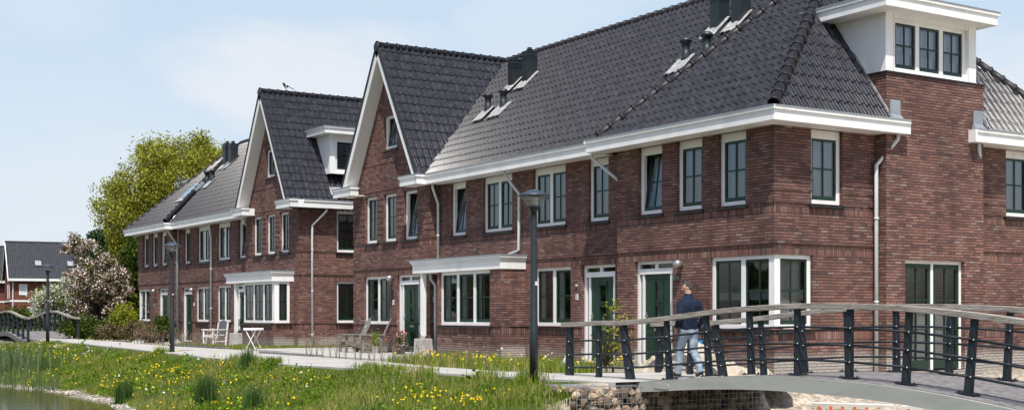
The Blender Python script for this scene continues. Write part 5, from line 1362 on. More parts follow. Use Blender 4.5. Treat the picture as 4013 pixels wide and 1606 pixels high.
# shore pebbles
b = MB()
for i in range(420):
    x = random.uniform(-33, -11); y = float(ip(x, WX, WY)) + random.uniform(-.10, .22) + .05; b.ball((x, y, float(ground_z(x, y)) + .01), random.uniform(.018, .055), (1.2, 1, .6), 6, 4, .15)
stuff(b.build('shore_pebbles', noisy('pebble', [(.24, .21, .17), (.42, .39, .34), (.56, .53, .48)], 3, .9, .1, island=1.0)))
# leafless young beech hedge plants
sap = thing('hedge_sapling', (0, 0, 0), 'leafless beech hedge sapling with curled brown leaves before the near brick houses', 'sapling', 'young beech hedge before the near houses')
b = MB(); tw = []
for k in range(5):
    a = random.uniform(0, 6.3); r_ = random.uniform(.04, .16); h_ = random.uniform(.45, .78)
    p1 = Vector((r_ * .4 * math.cos(a), r_ * .4 * math.sin(a), h_ * .5)); p2 = Vector((r_ * math.cos(a), r_ * math.sin(a), h_))
    b.tube([(0, 0, -.05), p1, p2], [.006, .004, .002], 5, False); tw += [p1.lerp(p2, random.random()) for _ in range(4)]
    for _ in range(3):
        q = p1.lerp(p2, random.random()); e = q + Vector((random.uniform(-.1, .1), random.uniform(-.1, .1), random.uniform(.03, .12))); b.tube([q, e], [.003, .0015], 4, False); tw += [e]
b.build('twigs', noisy('twig_bark', [(.13, .10, .08), (.24, .19, .16)], 8, .9, .1), sap)
leaves('dry_leaves', np.array([tuple(v) for v in tw]) + rng.normal(size=(len(tw), 3)) * .015, .030, M['brown_leaf'], sap)
spots = [(-15.6 + .42 * i + random.uniform(-.08, .08), -3.62 + .0 * i + random.uniform(-.06, .06)) for i in range(14)] + [(-9.6 + .55 * i, -3.75 - .04 * i + random.uniform(-.1, .1)) for i in range(10)] + [(-31.5 + .5 * i, -2.75 + random.uniform(-.06, .06)) for i in range(14)] + [(-37.5 + .6 * i, -2.2 - .03 * i) for i in range(9)]
for i, (x, y) in enumerate(spots):
    z = float(ground_z(x, y))
    if i == 0: sap.location = (x, y, z); continue
    c_ = copy_tree(sap, (x, y, z), random.uniform(0, 6.3), scale=random.uniform(.75, 1.25))
    if x < -20: c_['label'] = 'leafless beech hedge sapling with curled brown leaves before the far brick row'; c_['group'] = 'young beech hedge before the far houses'

# ------------------------------------------------------------------ man on the bridge
def remesh(o, vox, sm=6):
    m = o.modifiers.new('remesh', 'REMESH'); m.mode = 'VOXEL'; m.voxel_size = vox; m.use_smooth_shade = True
    s_ = o.modifiers.new('smooth', 'SMOOTH'); s_.factor = .5; s_.iterations = sm
def cloth_mat(name, cols, scale=6, bump=.5, bscale=26):
    return noisy(name, cols, scale, .9, .15, bump=bump, bscale=bscale, distort=.8)
def person():
    px_, py_ = .62, -2.80; z0 = .045
    D = Vector((-1.0, .10, 0)).normalized(); Rv = Vector((D.y, -D.x, 0))
    t = thing('person', (px_, py_, z0), 'man in navy fleece and faded jeans walking over the bridge, his head turned left', 'person')
    W = lambda r, f, z: Vector((px_, py_, z0)) + Rv * r + D * f + Vector((0, 0, z))
    def loft(mb, rings, n=20):
        vs = []; fs = []
        for (r, f, z, rx, ry) in rings:
            for k in range(n):
                a = 2 * PI * k / n; vs.append(W(r + rx * math.cos(a), f + ry * math.sin(a), z))
        for i in range(len(rings) - 1):
            for k in range(n): fs.append((i * n + k, i * n + (k + 1) % n, (i + 1) * n + (k + 1) % n, (i + 1) * n + k))
        fs += [tuple(range(n - 1, -1, -1)), tuple(range((len(rings) - 1) * n, len(rings) * n))]
        mb.add(vs, fs)
    def limb(mb, P, r, n=12): mb.tube([W(*p) for p in P], r, n)
    # body: head, neck, trunk, hands in one skin
    b = MB(); hd = (W(.0, .055, 1.685)); hf = -RT * .985 + D * .12; hf.z = -.17; hf.normalize()
    hr = hf.cross(Vector((0, 0, 1))).normalized(); hu = hr.cross(hf).normalized()
    def head_pt(u, v, k=1.0):      # u azimuth from face direction, v elevation
        cx_, cy_, cz = math.cos(v) * math.sin(u), math.cos(v) * math.cos(u), math.sin(v)
        w_, d_, h_ = .076, .096, .117
        f = cy_; 
        x, y, z = cx_ * w_, cy_ * d_, cz * h_
        low = max(0, -cz)
        x *= 1 - .30 * low; y *= 1 - .12 * low
        if f > 0: y += .012 * low * f; 
        g = lambda a, e, sa, se: math.exp(-(u - a) ** 2 / sa ** 2 - (v - e) ** 2 / se ** 2)
        y += .030 * g(0, -.20, .16, .16) + .012 * g(0, .05, .12, .22) + .010 * g(0, .30, .7, .12) - .012 * (g(.38, .10, .2, .12) + g(-.38, .10, .2, .12))
        y += .010 * g(0, -.56, .32, .10) - .006 * g(0, -.68, .3, .06) + .016 * g(0, -1.0, .55, .18)
        if f < 0: y -= .008 * max(0, cz)
        return hd + hr * x * k + hf * y * k + hu * z * k
    nu, nv = 36, 24; vs = []; fs = []
    for j in range(nv + 1):
        v = -PI / 2 + PI * j / nv
        for i in range(nu): 
            u = 2 * PI * i / nu; u = u if u <= PI else u - 2 * PI
            vs.append(head_pt(u, v))
    for j in range(nv):
        for i in range(nu): fs.append((j * nu + i, j * nu + (i + 1) % nu, (j + 1) * nu + (i + 1) % nu, (j + 1) * nu + i))
    b.add(vs, fs)
    for s_ in (-1, 1):
        e = hd + hr * s_ * .074 - hf * .008 - hu * .012
        o0 = len(b.v); b.ball((0, 0, 0), 1, (1, 1, 1), 8, 6)
        for i in range(o0, len(b.v)): q = b.v[i]; b.v[i] = tuple(e + hr * q[0] * .010 + hf * q[1] * .020 + hu * q[2] * .032)
    loft(b, [(0, .0, 1.40, .10, .08), (0, .012, 1.50, .065, .062), (0, .03, 1.57, .064, .066), (0, .045, 1.64, .062, .068)])
    loft(b, [(0, 0, .90, .13, .09), (0, 0, 1.1, .13, .09), (0, 0, 1.35, .14, .10), (0, 0, 1.42, .09, .07)])
    for s_ in (-1, 1):
        limb(b, [(s_ * .255, .03, 1.02), (s_ * .235, .075, .945)], [.034, .028])
        palm = [(s_ * .235, .075, .95), (s_ * .222, .105, .895), (s_ * .212, .125, .86)]; limb(b, palm, [.026, .036, .030])
        for k, (o_, ln) in enumerate(((-.026, .070), (-.009, .080), (.009, .076), (.025, .060))):
            limb(b, [(s_ * .212, .125 + o_, .865), (s_ * .206, .135 + o_, .865 - ln * .5), (s_ * .196, .132 + o_, .865 - ln)], [.0105, .010, .0085], 7)
        limb(b, [(s_ * .228, .10, .925), (s_ * .222, .15, .90), (s_ * .214, .165, .87)], [.013, .012, .010], 7)
    for s_, kn, an in ((-1, (.155, .50), (.235, .10)), (1, (-.02, .49), (-.25, .135))):
        limb(b, [(s_ * .09, 0, .93), (s_ * .095, kn[0], kn[1]), (s_ * .09, an[0], an[1])], [.075, .052, .038])
    o = b.build('body', noisy('skin', [(.42, .235, .165), (.52, .30, .215)], 8, .55, .3), t); remesh(o, .007, 2)
    # hair
    b = MB(); vs = []; fs = []
    for j in range(nv + 1):
        v = -PI / 2 + PI * j / nv
        for i in range(nu):
            u = 2 * PI * i / nu; u = u if u <= PI else u - 2 * PI
            lim = .62 - .15 * math.cos(2 * u) if abs(u) < 1.25 else (.25 if abs(u) < 1.6 else (-.50 if abs(u) > 2.0 else -.15))
            k = 1.075 + .03 * max(0, math.sin(v)) + random.uniform(-.008, .012) if v > lim else .93
            vs.append(head_pt(u, v, k))
    for j in range(nv):
        for i in range(nu): fs.append((j * nu + i, j * nu + (i + 1) % nu, (j + 1) * nu + (i + 1) % nu, (j + 1) * nu + i))
    b.add(vs, fs); b.build('hair', noisy('greying_hair', [(.020, .018, .017), (.06, .055, .05), (.16, .15, .145)], 22, .7, .3, bump=.8, bscale=120), t, smooth=True)
    # fleece
    b = MB()
    loft(b, [(0, .005, .865, .168, .118), (0, .0, .93, .180, .128), (0, -.005, 1.06, .184, .130), (0, -.012, 1.22, .200, .138), (0, -.018, 1.36, .215, .138), (0, -.012, 1.435, .190, .112), (0, .002, 1.485, .135, .092), (0, .012, 1.525, .088, .082), (0, .022, 1.58, .082, .082)])
    for s_ in (-1, 1):
        limb(b, [(s_ * .145, -.01, 1.43), (s_ * .205, -.02, 1.37), (s_ * .262, -.08, 1.14), (s_ * .265, -.05, 1.06), (s_ * .238, .06, .945)], [.070, .072, .060, .057, .050])
    o = b.build('fleece', cloth_mat('navy_fleece', [(.010, .016, .032), (.016, .025, .048), (.024, .035, .062)], 14, .7, 60), t); remesh(o, .011, 5)
    tx = bpy.data.textures.new('folds', 'CLOUDS'); tx.noise_scale = .09; tx.noise_depth = 2
    dm = o.modifiers.new('folds', 'DISPLACE'); dm.texture = tx; dm.strength = .022; dm.texture_coords = 'GLOBAL'; dm.mid_level = .5
    # jeans
    b = MB(); loft(b, [(0, 0, .82, .155, .115), (0, 0, .90, .165, .122), (0, 0, .96, .160, .115)])
    for s_, kn, an in ((-1, (.155, .50), (.235, .10)), (1, (-.02, .49), (-.25, .13))):
        limb(b, [(s_ * .088, -.005, .90), (s_ * .092, kn[0] * .45, .72), (s_ * .095, kn[0], kn[1]), (s_ * .092, (kn[0] + an[0]) / 2 - .015, (kn[1] + an[1]) / 2), (s_ * .09, an[0], an[1] - .04)], [.102, .092, .077, .072, .070])
    jm = noisy('faded_denim', [(.12, .16, .22), (.27, .34, .42), (.46, .53, .60)], 5.5, .9, .15, bump=.6, bscale=45, distort=.6)
    o = b.build('jeans', jm, t); remesh(o, .011, 4)
    dm = o.modifiers.new('folds', 'DISPLACE'); dm.texture = tx; dm.strength = .018; dm.texture_coords = 'GLOBAL'; dm.mid_level = .5
    for s_, (f0, za, f1, zb) in ((-1, (.20, .035, .40, .03)), (1, (-.27, .085, -.12, .032))):
        b = MB(); limb(b, [(s_ * .09, f0 - .02, za + .015), (s_ * .092, (f0 + f1) / 2, (za + zb) / 2 + .02), (s_ * .095, f1, zb)], [.043, .046, .032]); b.build('shoe', noisy('dark_shoe', [(.015, .014, .014), (.03, .028, .026)], 8, .5), t, smooth=True)
person()

# ------------------------------------------------------------------ magpie on the far ridge
def magpie():
    x, y, z = -27.15, .62, 9.88
    t = thing('magpie', (x, y, z), 'black and white magpie perched on the ridge of the far gabled roof', 'bird')
    b = MB(); b.ball((x, y, z + .12), .07, (.9, 1.5, .95), 12, 8); b.ball((x, y - .10, z + .205), .045, (1, 1.1, 1), 10, 7)
    b.tube([(x, y - .05, z + .14), (x, y - .09, z + .19)], [.055, .042], 10); b.tube([(x, y - .14, z + .205), (x, y - .185, z + .20)], [.014, .003], 6)
    o = b.build('body', noisy('magpie_black', [(.010, .011, .014), (.018, .02, .026)], 9, .4, .5), t); remesh(o, .010, 3)
    b = MB(); b.hexa([(x - .018, y + .08, z + .115), (x + .018, y + .08, z + .115), (x + .025, y + .33, z + .015), (x - .025, y + .33, z + .015)], [(x - .018, y + .08, z + .130), (x + .018, y + .08, z + .130), (x + .025, y + .33, z + .025), (x - .025, y + .33, z + .025)]); b.build('tail', 'digit', t)
    b = MB(); b.ball((x, y - .01, z + .095), .062, (.95, 1.25, .9), 10, 7)
    for s_ in (-1, 1): b.ball((x + s_ * .045, y + .0, z + .15), .030, (.7, 1.6, .8), 8, 6)
    b.build('white_feathers', 'plate', t, smooth=True)
    for s_ in (-.02, .02): b = MB(); b.tube([(x + s_, y, z + .05), (x + s_, y - .01, z - .03)], .006, 5); b.build('leg', 'digit', t)
magpie()

# ------------------------------------------------------------------ garden furniture
def adirondack(x, y, rz, label):
    t = thing('garden_chair', (x, y, .03), label, 'chair', 'grey garden chairs', rz)
    def B(nm, f):
        b = MB(); f(b); b.v = [(v[0] + x, v[1] + y, v[2] + .03) for v in b.v]; return b.build(nm, 'grey_wood', t, bevel=.004)
    # local: the sitter faces -y
    def back(b):
        for k, (u, h_) in enumerate(((-.20, .80), (-.12, .90), (-.04, .95), (.04, .95), (.12, .90), (.20, .80))):
            w_ = .037; y0, z0_ = .18, .24; L = h_
            q = lambda s_, dd: (0, y0 + s_ * .42 + dd * .9, z0_ + s_ * .90 - dd * .42)
            p = [(u - w_, *q(0, 0)[1:]), (u + w_, *q(0, 0)[1:]), (u + w_, *q(0, .022)[1:]), (u - w_, *q(0, .022)[1:])]
            n_ = [(u - w_ * .9, *q(L, 0)[1:]), (u + w_ * .9, *q(L, 0)[1:]), (u + w_ * .9, *q(L, .022)[1:]), (u - w_ * .9, *q(L, .022)[1:])]
            b.hexa(p, n_)
    B('backrest', back)
    def seat(b):
        for k in range(5): yy = -.34 + k * .11; b.box(-.27, .27, yy, yy + .095, .36 - k * .025, .38 - k * .025)
    B('seat', seat)
    for s_ in (-1, 1):
        B('armrest', lambda b: b.box(s_ * .27, s_ * .39, -.42, .34, .56, .585))
        B('leg', lambda b: b.box(s_ * .28, s_ * .31, -.36, -.26, 0, .56))
        B('leg', lambda b: b.box(s_ * .31, s_ * .34, .20, .30, 0, .56))
        B('side_rail', lambda b: b.hexa([(s_ * .265, -.34, .27), (s_ * .285, -.34, .27), (s_ * .285, .42, .06), (s_ * .265, .42, .06)], [(s_ * .265, -.34, .36), (s_ * .285, -.34, .36), (s_ * .285, .42, .20), (s_ * .265, .42, .20)]))
    def fl(b):
        for cx_, cz in ((-.03, .82), (.06, .68)):
            for a in range(5):
                u, z_ = cx_ + .035 * math.cos(a * 1.257), cz + .035 * math.sin(a * 1.257); yy = .18 + (z_ - .24) / .9 * .42 - .006
                b.ball((u, yy, z_), .021, (1, .25, 1), 6, 4)
    b = MB(); fl(b); b.v = [(v[0] + x, v[1] + y, v[2] + .03) for v in b.v]; b.build('flower_decoration', 'plate', t)
adirondack(-17.95, -.95, rad(-6), 'left grey wooden garden chair with a rounded back before the gabled house window')
adirondack(-16.95, -.75, rad(-24), 'right grey wooden garden chair turned sideways before the gabled house window')
def white_table():
    x, y = -24.45, -1.75
    t = thing('tray_table', (x, y, .02), 'white folding tray table on crossed legs before the far bay window', 'table', None, rad(28))
    def B(nm, f, m='white'):
        b = MB(); f(b); b.v = [(v[0] + x, v[1] + y, v[2] + .02) for v in b.v]; return b.build(nm, m, t, bevel=.004)
    def top(b): b.box(-.30, .30, -.20, .20, .66, .68); b.box(-.30, .30, -.20, -.18, .681, .74); b.box(-.30, .30, .18, .20, .681, .74); b.box(-.30, -.28, -.18, .18, .681, .72); b.box(.28, .30, -.18, .18, .681, .72)
    B('tray', top)
    for s_ in (-1, 1):
        for k in (-1, 1): B('leg', lambda b: b.bar((k * .22, s_ * (.16 if k > 0 else .13), 0), (-k * .22, s_ * (.16 if k > 0 else .13), .66), .028, .022, (0, 1, 0)))
    for k in (-1, 1): B('stretcher', lambda b: b.box(k * .21 - .012, k * .21 + .012, -.16, .16, .03, .055))
white_table()
def armchair():
    x, y = -30.75, -.95
    t = thing('garden_armchair', (x, y, 0), 'white wooden garden armchair with a dark woven back beside the canopy post', 'chair', None, rad(14))
    def B(nm, f, m='white'):
        b = MB(); f(b); b.v = [(v[0] + x, v[1] + y, v[2]) for v in b.v]; return b.build(nm, m, t, bevel=.005)
    B('seat', lambda b: b.box(-.32, .32, -.30, .26, .40, .44))
    for s_ in (-1, 1):
        B('leg', lambda b: b.box(s_ * .33 - .025, s_ * .33 + .025, -.32, -.27, 0, .62)); B('leg', lambda b: b.bar((s_ * .33, .30, 0), (s_ * .33, .42, .92), .05, .05))
        B('armrest', lambda b: b.box(s_ * .33 - .04, s_ * .33 + .04, -.38, .36, .62, .655)); B('stretcher', lambda b: b.box(s_ * .33 - .018, s_ * .33 + .018, -.27, .30, .15, .19))
    B('apron', lambda b: b.box(-.30, .30, -.31, -.28, .32, .395))
    def bk(b):
        n = 12; lo = []; hi = []
        pts_ = []
        for k in range(n + 1):
            u = -.29 + .58 * k / n; top = .86 + .16 * math.cos((u / .29) * PI / 2) ** .8 if abs(u) < .2899 else .86
            pts_.append((u, top))
        poly = [(-.29, .34 + 0, .50)] ; 
        P = [(-.29, .345, .48), (.29, .345, .48)] + [(u, .345 + (z - .48) * .14, z) for u, z in reversed(pts_)]
        b.prism(P, (0, .03, 0))
    B('backrest', bk, 'wicker')
armchair()
def side_table():
    x, y = -32.05, -.62
    t = thing('side_table', (x, y, 0), 'small white side table with dishes left of the woven armchair', 'table', None, rad(10))
    b = MB(); b.lathe((x, y, 0), [(.0, .60), (.30, .60), (.30, .63), (0, .63)], 18); b.build('table_top', 'white', t)
    for k in range(3):
        a = k * 2.1 + .4; b = MB(); b.bar((x + .24 * math.cos(a), y + .24 * math.sin(a), 0), (x + .16 * math.cos(a), y + .16 * math.sin(a), .60), .035, .035); b.build('leg', 'white', t)
    d = MB(); d.lathe((x + .05, y, .632), [(.05, 0), (.10, .03), (.10, .035), (.0, .012)], 14); tag(d.build('dish', noisy('glazed_dish', [(.45, .30, .22), (.6, .45, .35)], 6, .3), None), 'small shallow dish lying on the white side table', 'dish')
side_table()
def potted(name, label, x, y, z, pot_r, pot_h, parts, mat, fl=None, nf=0, pot='black', leaf=.05):
    t = thing(name, (x, y, z), label, 'potted plant')
    b = MB(); b.lathe((x, y, z), [(pot_r * .75, 0), (pot_r, pot_h), (pot_r * 1.06, pot_h), (pot_r * 1.06, pot_h + .02), (pot_r * .9, pot_h + .02), (pot_r * .85, pot_h - .04), (0, pot_h - .04)], 16); b.build('pot', pot, t, smooth=False)
    C = np.concatenate([blob(k, (x + a, y + c, z + h_), (r_, r_, rz_), .3) for a, c, h_, r_, rz_, k in parts])
    leaves('foliage', C, leaf, M[mat], t)
    if parts[0][2] > .5: b = MB(); b.tube([(x, y, z + pot_h - .05), (x + parts[0][0], y + parts[0][1], z + parts[0][2])], .012, 6); b.build('stem', 'bark', t)
    if fl: leaves('flowers', np.concatenate([blob(nf, (x + a, y + c, z + h_), (r_ * 1.05, r_ * 1.05, rz_ * 1.05), .8) for a, c, h_, r_, rz_, k in parts[-1:]]), leaf * 1.1, M[fl], t)
potted('potted_rose', 'dark potted standard rose left of the far canopy post', -29.55, -.42, 0, .16, .32, [(0, 0, .92, .22, .2, 240), (0, 0, .5, .2, .16, 160)], 'shrub_green', 'white_bloom', 70)
potted('potted_rose', 'dark potted standard rose right of the far canopy post', -28.38, -.40, 0, .17, .40, [(0, 0, .98, .24, .18, 260), (0, 0, .55, .14, .14, 80)], 'shrub_green', 'white_bloom', 16)
potted('potted_flowers', 'pot of pink and white flowers before the gabled house door', -15.05, -.75, .04, .16, .24, [(0, 0, .40, .2, .16, 220), (.05, 0, .60, .15, .12, 120)], 'shrub_green', 'pink', 60)
t = thing('potted_grass', (-16.35, -.95, .04), 'upright green grass in a pale pot right of the grey garden chairs', 'potted plant')
b = MB(); b.lathe((-16.35, -.95, .04), [(.09, 0), (.13, .2), (.14, .2), (.14, .22), (.11, .22), (.10, .17), (0, .17)], 14); b.build('pot', 'concrete', t)
q = np.array([-16.35, -.95]) + rng.normal(size=(160, 2)) * .05; o = blades('blades', np.stack([q[:, 0], q[:, 1], np.full(160, .2)], 1), .5, .007, M['clover'], .35); o.parent = t; o.location = (16.35, .95, -.04); del o['kind']

# ------------------------------------------------------------------ heap, boulder, bicycle, barriers
def mound(name, label, cat, x, y, rx, ry, h, seed, m='sand', z0=-.05, rough=1.0, n=64):
    t = []; vs = []; fs = []
    for j in range(n // 2 + 1):
        for i in range(n):
            a = 2 * PI * i / n; r_ = j / (n // 2)
            q = 1 + .22 * noise.noise((math.cos(a) * 1.3 + seed, math.sin(a) * 1.3, seed))
            px_, py_ = rx * r_ * q * math.cos(a), ry * r_ * q * math.sin(a)
            z = h * (1 - r_) ** .85 * (1 + .1 * math.sin(a * 2 + seed)) + rough * (1 - r_ * .7) * (.10 * noise.noise((px_ * 3, py_ * 3, seed)) + .07 * noise.noise((px_ * 8, py_ * 8, seed + 3)) + .035 * noise.noise((px_ * 19, py_ * 19, seed + 5)))
            if j == n // 2: z = -.12
            vs.append((x + px_, y + py_, z0 + z))
    for j in range(n // 2):
        for i in range(n): fs.append((j * n + i, j * n + (i + 1) % n, (j + 1) * n + (i + 1) % n, (j + 1) * n + i))
    b = MB(); b.add(vs, fs); o = b.build(name, m, None, smooth=True)
    return tag(o, label, cat)
mound('sand_heap', 'heap of pale lumpy clay between the man and the corner house', 'heap', -1.45, -1.0, 1.75, .78, .66, 3, z0=-.02, rough=2.3, n=130)
mound('clod_heap', 'low pile of clay clods beside the far bridge rail under the corner window', 'heap', .30, -.75, .95, .55, .20, 8, z0=-.08, rough=2.0, n=80)
mound('boulder', 'pale smooth boulder lying before the second far green door', 'boulder', -36.6, -1.0, .75, .5, .42, 5, 'concrete', 0, .4)
mound('boulder', 'flat dusty boulder among the dry shrubs left of the middle street lamp', 'boulder', -38.6, -1.6, .5, .35, .20, 9, 'concrete', 0, .4)
def bicycle():
    x0, y0 = -1.62, -.33
    t = thing('bicycle', (-2.15, y0, 0), 'black bicycle with a small blue bag parked behind the clay heap by the wall', 'bicycle')
    R_ = .34
    for nm, cx_ in (('wheel', x0), ('wheel', x0 - 1.08)):
        b = MB(); b.tube([(cx_ + R_ * math.cos(a), y0, R_ + R_ * math.sin(a)) for a in np.linspace(0, 2 * PI, 29)], .017, 7, False); wo_ = b.build(nm, 'digit', t, smooth=True)
        b = MB()
        for k in range(14): a = k * PI / 7; b.tube([(cx_, y0, R_), (cx_ + R_ * math.cos(a), y0, R_ + R_ * math.sin(a))], .002, 4, False)
        b.build('spokes', 'steel', wo_)
    bb = (x0 - .44, y0, .30); st = (x0 - .22, y0, .80); hd = (x0 - .86, y0, .84); hl = (x0 - .90, y0, .68); rw = (x0, y0, R_); fw = (x0 - 1.08, y0, R_)
    b = MB()
    for p, q in ((bb, st), (st, (hd[0], y0, .80)), (bb, hl), (hd, hl), (bb, rw), (rw, (st[0] - .03, y0, .74)), (hl, fw), (st, (st[0] + .03, y0, .90))): b.tube([p, q], .015, 8)
    b.build('frame', 'black', t, smooth=True)
    b = MB(); b.tube([(hd[0], y0, .84), (hd[0] + .03, y0, 1.02)], .013, 8); b.tube([(hd[0] + .18, y0 - .29, 1.02), (hd[0] + .04, y0 - .24, 1.06), (hd[0] + .03, y0, 1.02), (hd[0] + .04, y0 + .24, 1.06), (hd[0] + .18, y0 + .29, 1.02)], .012, 8); b.build('handlebar', 'steel', t, smooth=True)
    b = MB(); b.ball((st[0] + .06, y0, .93), .12, (1.15, .75, .38), 12, 8); b.build('saddle', 'digit', t, smooth=True)
    b = MB(); b.box(st[0] - .10, st[0] + .04, y0 - .10, y0 - .02, .56, .72); b.build('bag', noisy('blue_bag', [(.03, .16, .42), (.06, .26, .58)], 6, .6), t, bevel=.02)
    b = MB(); b.box(hd[0] - .34, hd[0] - .04, y0 - .15, y0 + .15, .86, .88)
    for a in np.linspace(-.34, -.04, 6): b.box(hd[0] + a - .004, hd[0] + a + .004, y0 - .15, y0 - .142, .88, 1.06); b.box(hd[0] + a - .004, hd[0] + a + .004, y0 + .142, y0 + .15, .88, 1.06)
    b.box(hd[0] - .345, hd[0] - .035, y0 - .155, y0 - .14, 1.06, 1.075); b.box(hd[0] - .345, hd[0] - .035, y0 + .14, y0 + .155, 1.06, 1.075); b.build('basket', 'black', t)
    for s_ in (-1, 1): b = MB(); b.box(bb[0] + s_ * .13 - .045, bb[0] + s_ * .13 + .045, y0 + s_ * .07, y0 + s_ * .16, .29 + s_ * .08, .31 + s_ * .08); b.bar((bb[0], y0 + s_ * .06, .30), (bb[0] + s_ * .13, y0 + s_ * .08, .30 + s_ * .08), .02, .02); b.build('pedal', 'steel', t)
bicycle()
b = MB(); x, y = -4.35, -2.25; b.prism([(x - .20, y, .0), (x + .22, y + .05, .0), (x + .13, y + .16, .52)], (.02, -.03, .01)); b.prism([(x + .25, y + .05, 0), (x + .60, y + .1, 0), (x + .40, y + .16, .16)], (.02, -.03, .01))
tag(b.build('stone_slab', 'plate'), 'broken white triangular slab leaning in the grass left of the first bridge post', 'slab')
def barrier(x, y, z, rz, tilt, label):
    t = thing('road_barrier', (x, y, z), label, 'barrier', 'plastic road barriers', rz)
    def B(nm, f, m):
        b = MB(); f(b); b.v = [(v[0] + x, v[1] * math.cos(tilt) - v[2] * math.sin(tilt) + y, v[1] * math.sin(tilt) + v[2] * math.cos(tilt) + z) for v in b.v]; return b.build(nm, m, t)
    def fr(b):
        b.box(-.75, .75, -.03, .03, .0, .05); b.box(-.75, .75, -.03, .03, .20, .30)
        for k in range(19): b.box(-.75 + k * .0815, -.715 + k * .0815, -.025, .025, .05, .20)
    B('frame', fr, 'plate')
    def stp(b):
        for k in range(6): b.hexa([(-.62 + k * .22, -.036, .02), (-.57 + k * .22, -.036, .02), (-.57 + k * .22, -.031, .02), (-.62 + k * .22, -.031, .02)], [(-.64 + k * .22, -.036, .25), (-.59 + k * .22, -.036, .25), (-.59 + k * .22, -.031, .25), (-.64 + k * .22, -.031, .25)])
    B('orange_stripes', stp, noisy('orange_plastic', [(.75, .16, .04), (.85, .24, .07)], 5, .5))
barrier(2.45, -.35, -.73, rad(33), .25, 'white and orange plastic road barrier lying in the sand below the bridge, left one')
barrier(3.85, .50, -.74, rad(31), .22, 'white and orange plastic road barrier lying in the sand below the bridge, right one')
b = MB(); b.tube([(2.2, -1.2, -.66), (3.6, -.25, -.64), (5.4, .9, -.62)], .05, 10); tag(b.build('plastic_pipe', 'plate', None, smooth=True), 'long white plastic pipe lying in the sand in front of the road barriers', 'pipe')

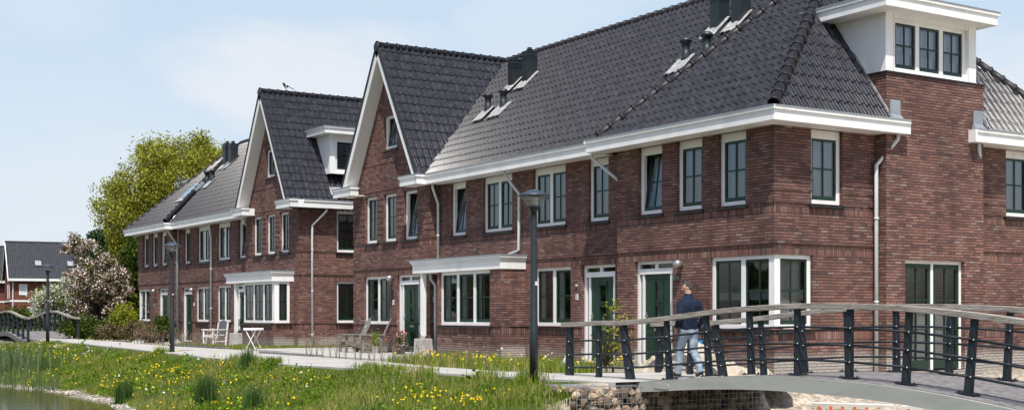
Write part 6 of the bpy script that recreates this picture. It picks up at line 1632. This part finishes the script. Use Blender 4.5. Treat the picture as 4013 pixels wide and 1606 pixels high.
# ------------------------------------------------------------------ distant houses
def far_house(lat, dep, width, label, ridge=9.55, eave=5.3, clad=False):
    o = CAM + FW * dep + RT * lat; U = (RT * .905 + FW * .425).normalized(); Vv = (FW * .905 - RT * .425).normalized()
    t = thing('brick_house', (o.x, o.y, 0), label, 'house', 'distant houses behind the far footbridge')
    P = lambda u, v, z: Vector((o.x, o.y, z)) + U * u + Vv * v
    def bx(b, u0, u1, v0, v1, z0, z1): b.hexa([P(u0, v0, z0), P(u1, v0, z0), P(u1, v1, z0), P(u0, v1, z0)], [P(u0, v0, z1), P(u1, v0, z1), P(u1, v1, z1), P(u0, v1, z1)])
    D_ = 9.0; brk = noisy('distant_brick', [(.13, .045, .035), (.18, .065, .05), (.22, .085, .065)], 5, .9, .2)
    b = MB(); bx(b, 0, width, 0, D_, -.3, eave); b.prism([P(0, 0, eave), P(0, D_, eave), P(0, D_ / 2, ridge - .1)], U * width); b.build('wall', brk, t)
    b = MB(); run = D_ / 2 + .45; rise = ridge - eave + .1; s_ = (Vv * run + Vector((0, 0, rise))); L = s_.length
    tile_roof(b, P(-.25, -.45, eave), U, s_, [(0, 0), (width + .5, 0), (width + .5, L), (0, L)])
    b.add([P(-.25, D_ + .45, eave), P(width + .25, D_ + .45, eave), P(width + .25, D_ / 2, ridge + .1), P(-.25, D_ / 2, ridge + .1)], [(0, 1, 2, 3)])
    r = b.build('roof', noisy('distant_roof_tile', [(.035, .038, .046), (.06, .064, .074)], 3, .5, .4), t, smooth=True)
    b = MB(); caps(b, P(-.3, D_ / 2, ridge + .1), P(width + .3, D_ / 2, ridge + .1)); b.build('ridge_tiles', 'cap', r)
    b = MB(); bx(b, -.3, width + .3, -.6, -.40, eave - .25, eave + .02); b.build('gutter', 'white', t)
    b = MB()
    for v0, v1 in ((-.5, D_ / 2), (D_ + .5, D_ / 2)):
        b.hexa([P(-.34, v0, eave - .3), P(-.26, v0, eave - .3), P(-.26, v0, eave + .02), P(-.34, v0, eave + .02)], [P(-.34, v1, ridge - .28), P(-.26, v1, ridge - .28), P(-.26, v1, ridge + .06), P(-.34, v1, ridge + .06)])
    b.build('bargeboard', 'white', t)
    b = MB(); bx(b, -.04, width, -.05, -.001, 2.72, 2.92); bx(b, -.05, -.001, 0, D_, 2.72, 2.92); b.build('string_course', 'white', t)
    for u0, u1, z0, z1 in ((.9, 1.75, 3.5, 4.7), (1.8, 3.9, .3, 2.15), (6.5, 7.6, 3.5, 4.7)):
        b = MB(); bx(b, u0, u0 + .1, -.06, .02, z0, z1); bx(b, u1 - .1, u1, -.06, .02, z0, z1); bx(b, u0 + .1, u1 - .1, -.06, .02, z0, z0 + .1); bx(b, u0 + .1, u1 - .1, -.06, .02, z1 - .1, z1); w_ = b.build('window', 'white', t)
        b = MB(); bx(b, u0 + .1, u1 - .1, -.03, -.002, z0 + .1, z1 - .1); b.build('pane', 'net', w_)
    for u in (1.2, 3.6): b = MB(); bx(b, -.06, -.002, u, u + .6, 3.1, 4.7); b.build('gable_window', 'plate', t)
    for u in (2.6, 6.1):
        f0, f1 = .30, .46; q = lambda uu, f, h_: P(uu, -.45 + run * f, eave + rise * f) + Vector((0, 0, h_))
        b = MB(); b.hexa([q(u, f0, -.05), q(u + .9, f0, -.05), q(u + .9, f1, -.05), q(u, f1, -.05)], [q(u, f0, .2), q(u + .9, f0, .2), q(u + .9, f1, .2), q(u, f1, .2)]); sk = b.build('skylight', 'black', r)
        b = MB(); b.hexa([q(u + .12, f0 + .02, .2), q(u + .78, f0 + .02, .2), q(u + .78, f1 - .02, .2), q(u + .12, f1 - .02, .2)], [q(u + .12, f0 + .02, .22), q(u + .78, f0 + .02, .22), q(u + .78, f1 - .02, .22), q(u + .12, f1 - .02, .22)]); b.build('skylight_pane', 'zinc', r)
    b = MB(); b.tube([P(.25, -.1, eave - .2), P(.25, -.1, 0)], .06, 6); b.build('downpipe', 'plate', t)
far_house(-56.1, 145, 15.5, 'distant red brick house with a grey tiled roof and two skylights at the left edge')
far_house(-72.5, 150, 15.0, 'second distant house whose roof just shows behind the first at the left edge')
b = MB(); 
q = CAM + FW * 143.5 + RT * -57.6
for k in range(14): b.bar((q.x - RT.x * .9, q.y - RT.y * .9, k * .36 + .18), (q.x + RT.x * .55, q.y + RT.y * .55, k * .36 + .18), .3, .34)
tag(b.build('garden_shed', 'white'), 'white boarded outbuilding at the left edge before the distant brick house', 'shed')
# hedge along the far water's edge and a dark wood beyond
simple_tree('hedge_shrub', 'dark hedge behind the far footbridge before the distant house', 60, 118, [(-3, .9, 3, 1, .9, 60), (1, .8, 3, 1, .9, 60), (5, 1.0, 3, 1, 1.0, 60)], .2, 45, (.4, .3, .25), 'shrub_green', trunk=(.3, .06))

# the wood on the opposite bank, far behind the photographer: it shows in the window glass
cs = []
for x_, y_, h_ in [(-150 + 11 * i + random.uniform(-4, 4), -70 - 6 * math.sin(i * 1.3) + random.uniform(-8, 8), random.uniform(6, 12)) for i in range(14)] + [(62 + random.uniform(-5, 5), 30 + 9 * i, random.uniform(5, 10)) for i in range(5)]:
    cs.append(blob(500, (x_, y_, h_ * .55), (4.2, 4.2, h_ * .5), .4))
P = np.concatenate(cs); P[:, 2] = np.maximum(P[:, 2], .2)
stuff(leaves('distant_wood', P, 1.0, M['shrub_green']))
